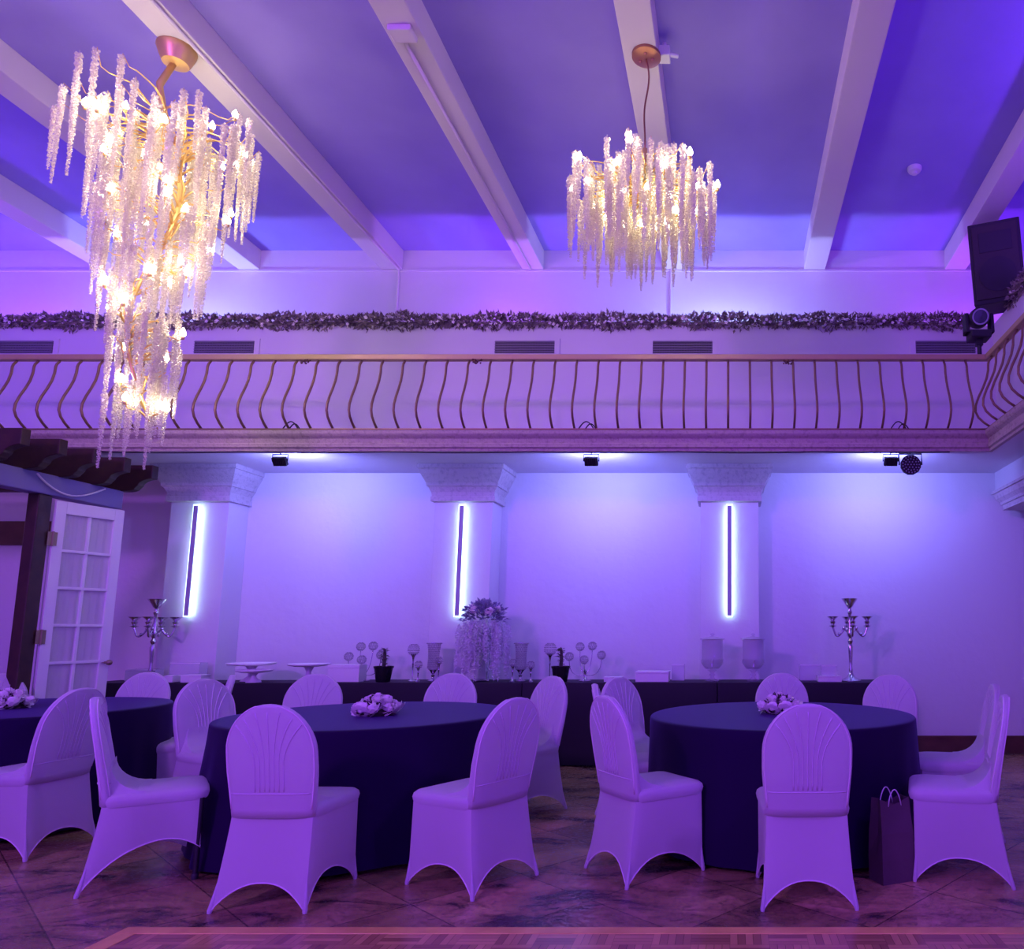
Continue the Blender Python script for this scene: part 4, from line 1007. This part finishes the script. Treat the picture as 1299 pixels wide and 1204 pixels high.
# tall flower vase with hanging blossoms
fx_, fy_ = bx(611, 7.68), 7.68
fv = thing('flower_arrangement', 'tall glass vase with cascading white blossoms on the buffet', 'flowers', (fx_, fy_, BZ))
obj('vase', MB().lathe([(0.07, 0), (0.072, 0.01), (0.072, 0.55), (0.066, 0.55), (0.066, 0.02), (0.01, 0.015)], 24), M_glass, fv, smooth=60)
rd = random.Random(77); fo = MB(); bl_ = MB(); hg = MB()
for i in range(520):
    a = rd.uniform(0, 6.28); ph = rd.uniform(-0.2, 1.5); d = Vector((math.cos(a) * math.cos(ph) * 0.21, math.sin(a) * math.cos(ph) * 0.16, math.sin(ph) * 0.16)); q = rd.uniform(0.55, 1.08)
    fo.leaf(Vector((0, 0, 0.635)) + d * q, d + Vector((rd.uniform(-0.1, 0.1), rd.uniform(-0.1, 0.1), rd.uniform(-0.05, 0.15))), (rd.uniform(-1, 1), rd.uniform(-1, 1), 1), rd.uniform(0.035, 0.07), 0.026)
for i in range(10):
    a = rd.uniform(0, 6.28); u = rd.uniform(0.3, 1); c = Vector((0, 0, 0.66)) + Vector((0.19 * u * math.cos(a), 0.14 * u * math.sin(a), 0.13 * (1 - u * u * 0.8)))
    o = link_part('rose', ROSE[i % 3], fv, c); o.rotation_euler = (rd.uniform(-0.6, 0.9), rd.uniform(-0.6, 0.6), 0); o.scale = (0.8, 0.8, 0.8)
for s in range(85):
    a = rd.uniform(0, 6.28); rr = math.sqrt(rd.uniform(0.15, 1)); x0, y0 = 0.27 * rr * math.cos(a), 0.17 * rr * math.sin(a); L_ = rd.uniform(0.28, 0.60) * (1.0 if rr > 0.5 else 0.6)
    zt_ = 0.68 - 0.12 * rr
    pts = [(x0 * (0.7 + 0.3 * min(1, k / 3)), y0 * (0.7 + 0.3 * min(1, k / 3)), zt_ - L_ * k / 8) for k in range(9)]
    hg.tube(pts, 0.0016, 4)
    for k in range(int(L_ / 0.013)):
        u = k * 0.013 / L_; c = Vector((x0, y0, max(0.03, zt_ - L_ * u))); 
        for q in range(2):
            hg.leaf(c, (rd.uniform(-1, 1), rd.uniform(-1, 1), rd.uniform(-0.8, 0.3)), (rd.uniform(-1, 1), rd.uniform(-1, 1), rd.uniform(-1, 1)), rd.uniform(0.016, 0.03), 0.016)
obj('bouquet_foliage', fo, M_bluef, fv); obj('hanging_blossom', hg, M_wist, fv)['kind'] = 'stuff'

# ================================================================== LIGHT
def area(name, loc, rot, sx, sy, col, w, spread=PI):
    l = bpy.data.lights.new(name, 'AREA'); l.shape = 'RECTANGLE'; l.size = sx; l.size_y = sy; l.color = col; l.energy = w; l.spread = spread
    o = bpy.data.objects.new(name, l); COL.objects.link(o); o.location = loc; o.rotation_euler = rot; return o
def spot(name, loc, target, col, w, ang, rad, blend=0.6):
    l = bpy.data.lights.new(name, 'SPOT'); l.color = col; l.energy = w; l.spot_size = math.radians(ang); l.spot_blend = blend; l.shadow_soft_size = rad
    o = bpy.data.objects.new(name, l); COL.objects.link(o); o.location = loc
    d = Vector(target) - Vector(loc); o.rotation_euler = d.to_track_quat('-Z', 'Y').to_euler(); return o
FL = (0.22, 0.24, 1.0)
for x, y, z in LIGHTS:
    area('flood_lamp', (x, y + 0.045, z - 0.02), (PI / 2 + 0.14, 0, 0), 0.11, 0.07, FL, 27)
# uplights hidden in the ledge behind the knee wall
for px, col, w in ((250, (0.33, 0.42, 1.0), 46), (912, (0.33, 0.42, 1.0), 46), (60, (0.34, 0.07, 1.0), 24), (640, (0.36, 0.07, 1.0), 22), (1225, (0.36, 0.06, 1.0), 22)):
    x = at_y(px, 385, YU)[0]
    area('ledge_uplight', (x, 8.46, 4.28), (PI - 0.30, 0, 0), 0.4, 0.035, col, w)
# violet fill spots added behind the camera, no fixtures modelled
spot('fill_spot_left', (-5.0, -2.5, 4.4), (-1.5, 8, 3.2), (0.42, 0.10, 0.95), 1150, 95, 0.35)
spot('fill_spot_right', (3.6, -2.5, 4.4), (0.5, 8, 3.0), (0.30, 0.07, 1.0), 1150, 95, 0.35)
spot('fill_spot_side', (2.75, 1.2, 4.25), (-3.6, 5.2, 0.6), (0.30, 0.07, 1.0), 330, 100, 0.2)  # unseen spot added to brighten chair sides facing right
for x_, y_ in ((3.75, 2.6), (3.75, 5.2), (-9.0, 3.6), (-9.0, 6.4)):
    area('ceiling_fill', (x_, y_, 4.75), (PI, 0.35 if x_ < 0 else -0.35, 0), 0.2, 0.2, (0.24, 0.06, 1.0), 38)  # out-of-view area lights, added to turn the ceiling bluer
l_ = bpy.data.lights.new('side_room_fill', 'POINT'); l_.color = (0.62, 0.25, 0.8); l_.energy = 9; l_.shadow_soft_size = 0.15  # added point light, lifts the dark area beyond the left opening
o_ = bpy.data.objects.new('side_room_fill', l_); COL.objects.link(o_); o_.location = (-8.2, 6.6, 2.4)
w = bpy.data.worlds.new('hall_ambient'); SC.world = w; w.use_nodes = True
bg = w.node_tree.nodes['Background']; bg.inputs[0].default_value = (0.215, 0.055, 0.92, 1); bg.inputs[1].default_value = 2.0

# ================================================================== CAMERA
cd = bpy.data.cameras.new('camera'); cam = bpy.data.objects.new('camera', cd); COL.objects.link(cam)
cam.location = (0, 0, CAMH); cam.rotation_euler = (PI / 2 + TH, 0, 0)
cd.sensor_fit = 'HORIZONTAL'; cd.sensor_width = 36; cd.lens = FPX / 1299 * 36
cd.shift_x = (649.5 - PCX) / 1299; cd.shift_y = (PCY - 602) / 1299
cd.clip_start = 0.05
SC.camera = cam
SC.view_settings.view_transform = 'Standard'; SC.view_settings.look = 'None'; SC.view_settings.gamma = 1; SC.view_settings.exposure = 0.1
SC.view_settings.use_curve_mapping = False
SC.cycles.max_bounces = 8; SC.cycles.diffuse_bounces = 4; SC.cycles.transmission_bounces = 8; SC.cycles.transparent_max_bounces = 8
SC.cycles.sample_clamp_indirect = 4.0; SC.cycles.use_denoising = True; SC.cycles.caustics_reflective = False; SC.cycles.caustics_refractive = False
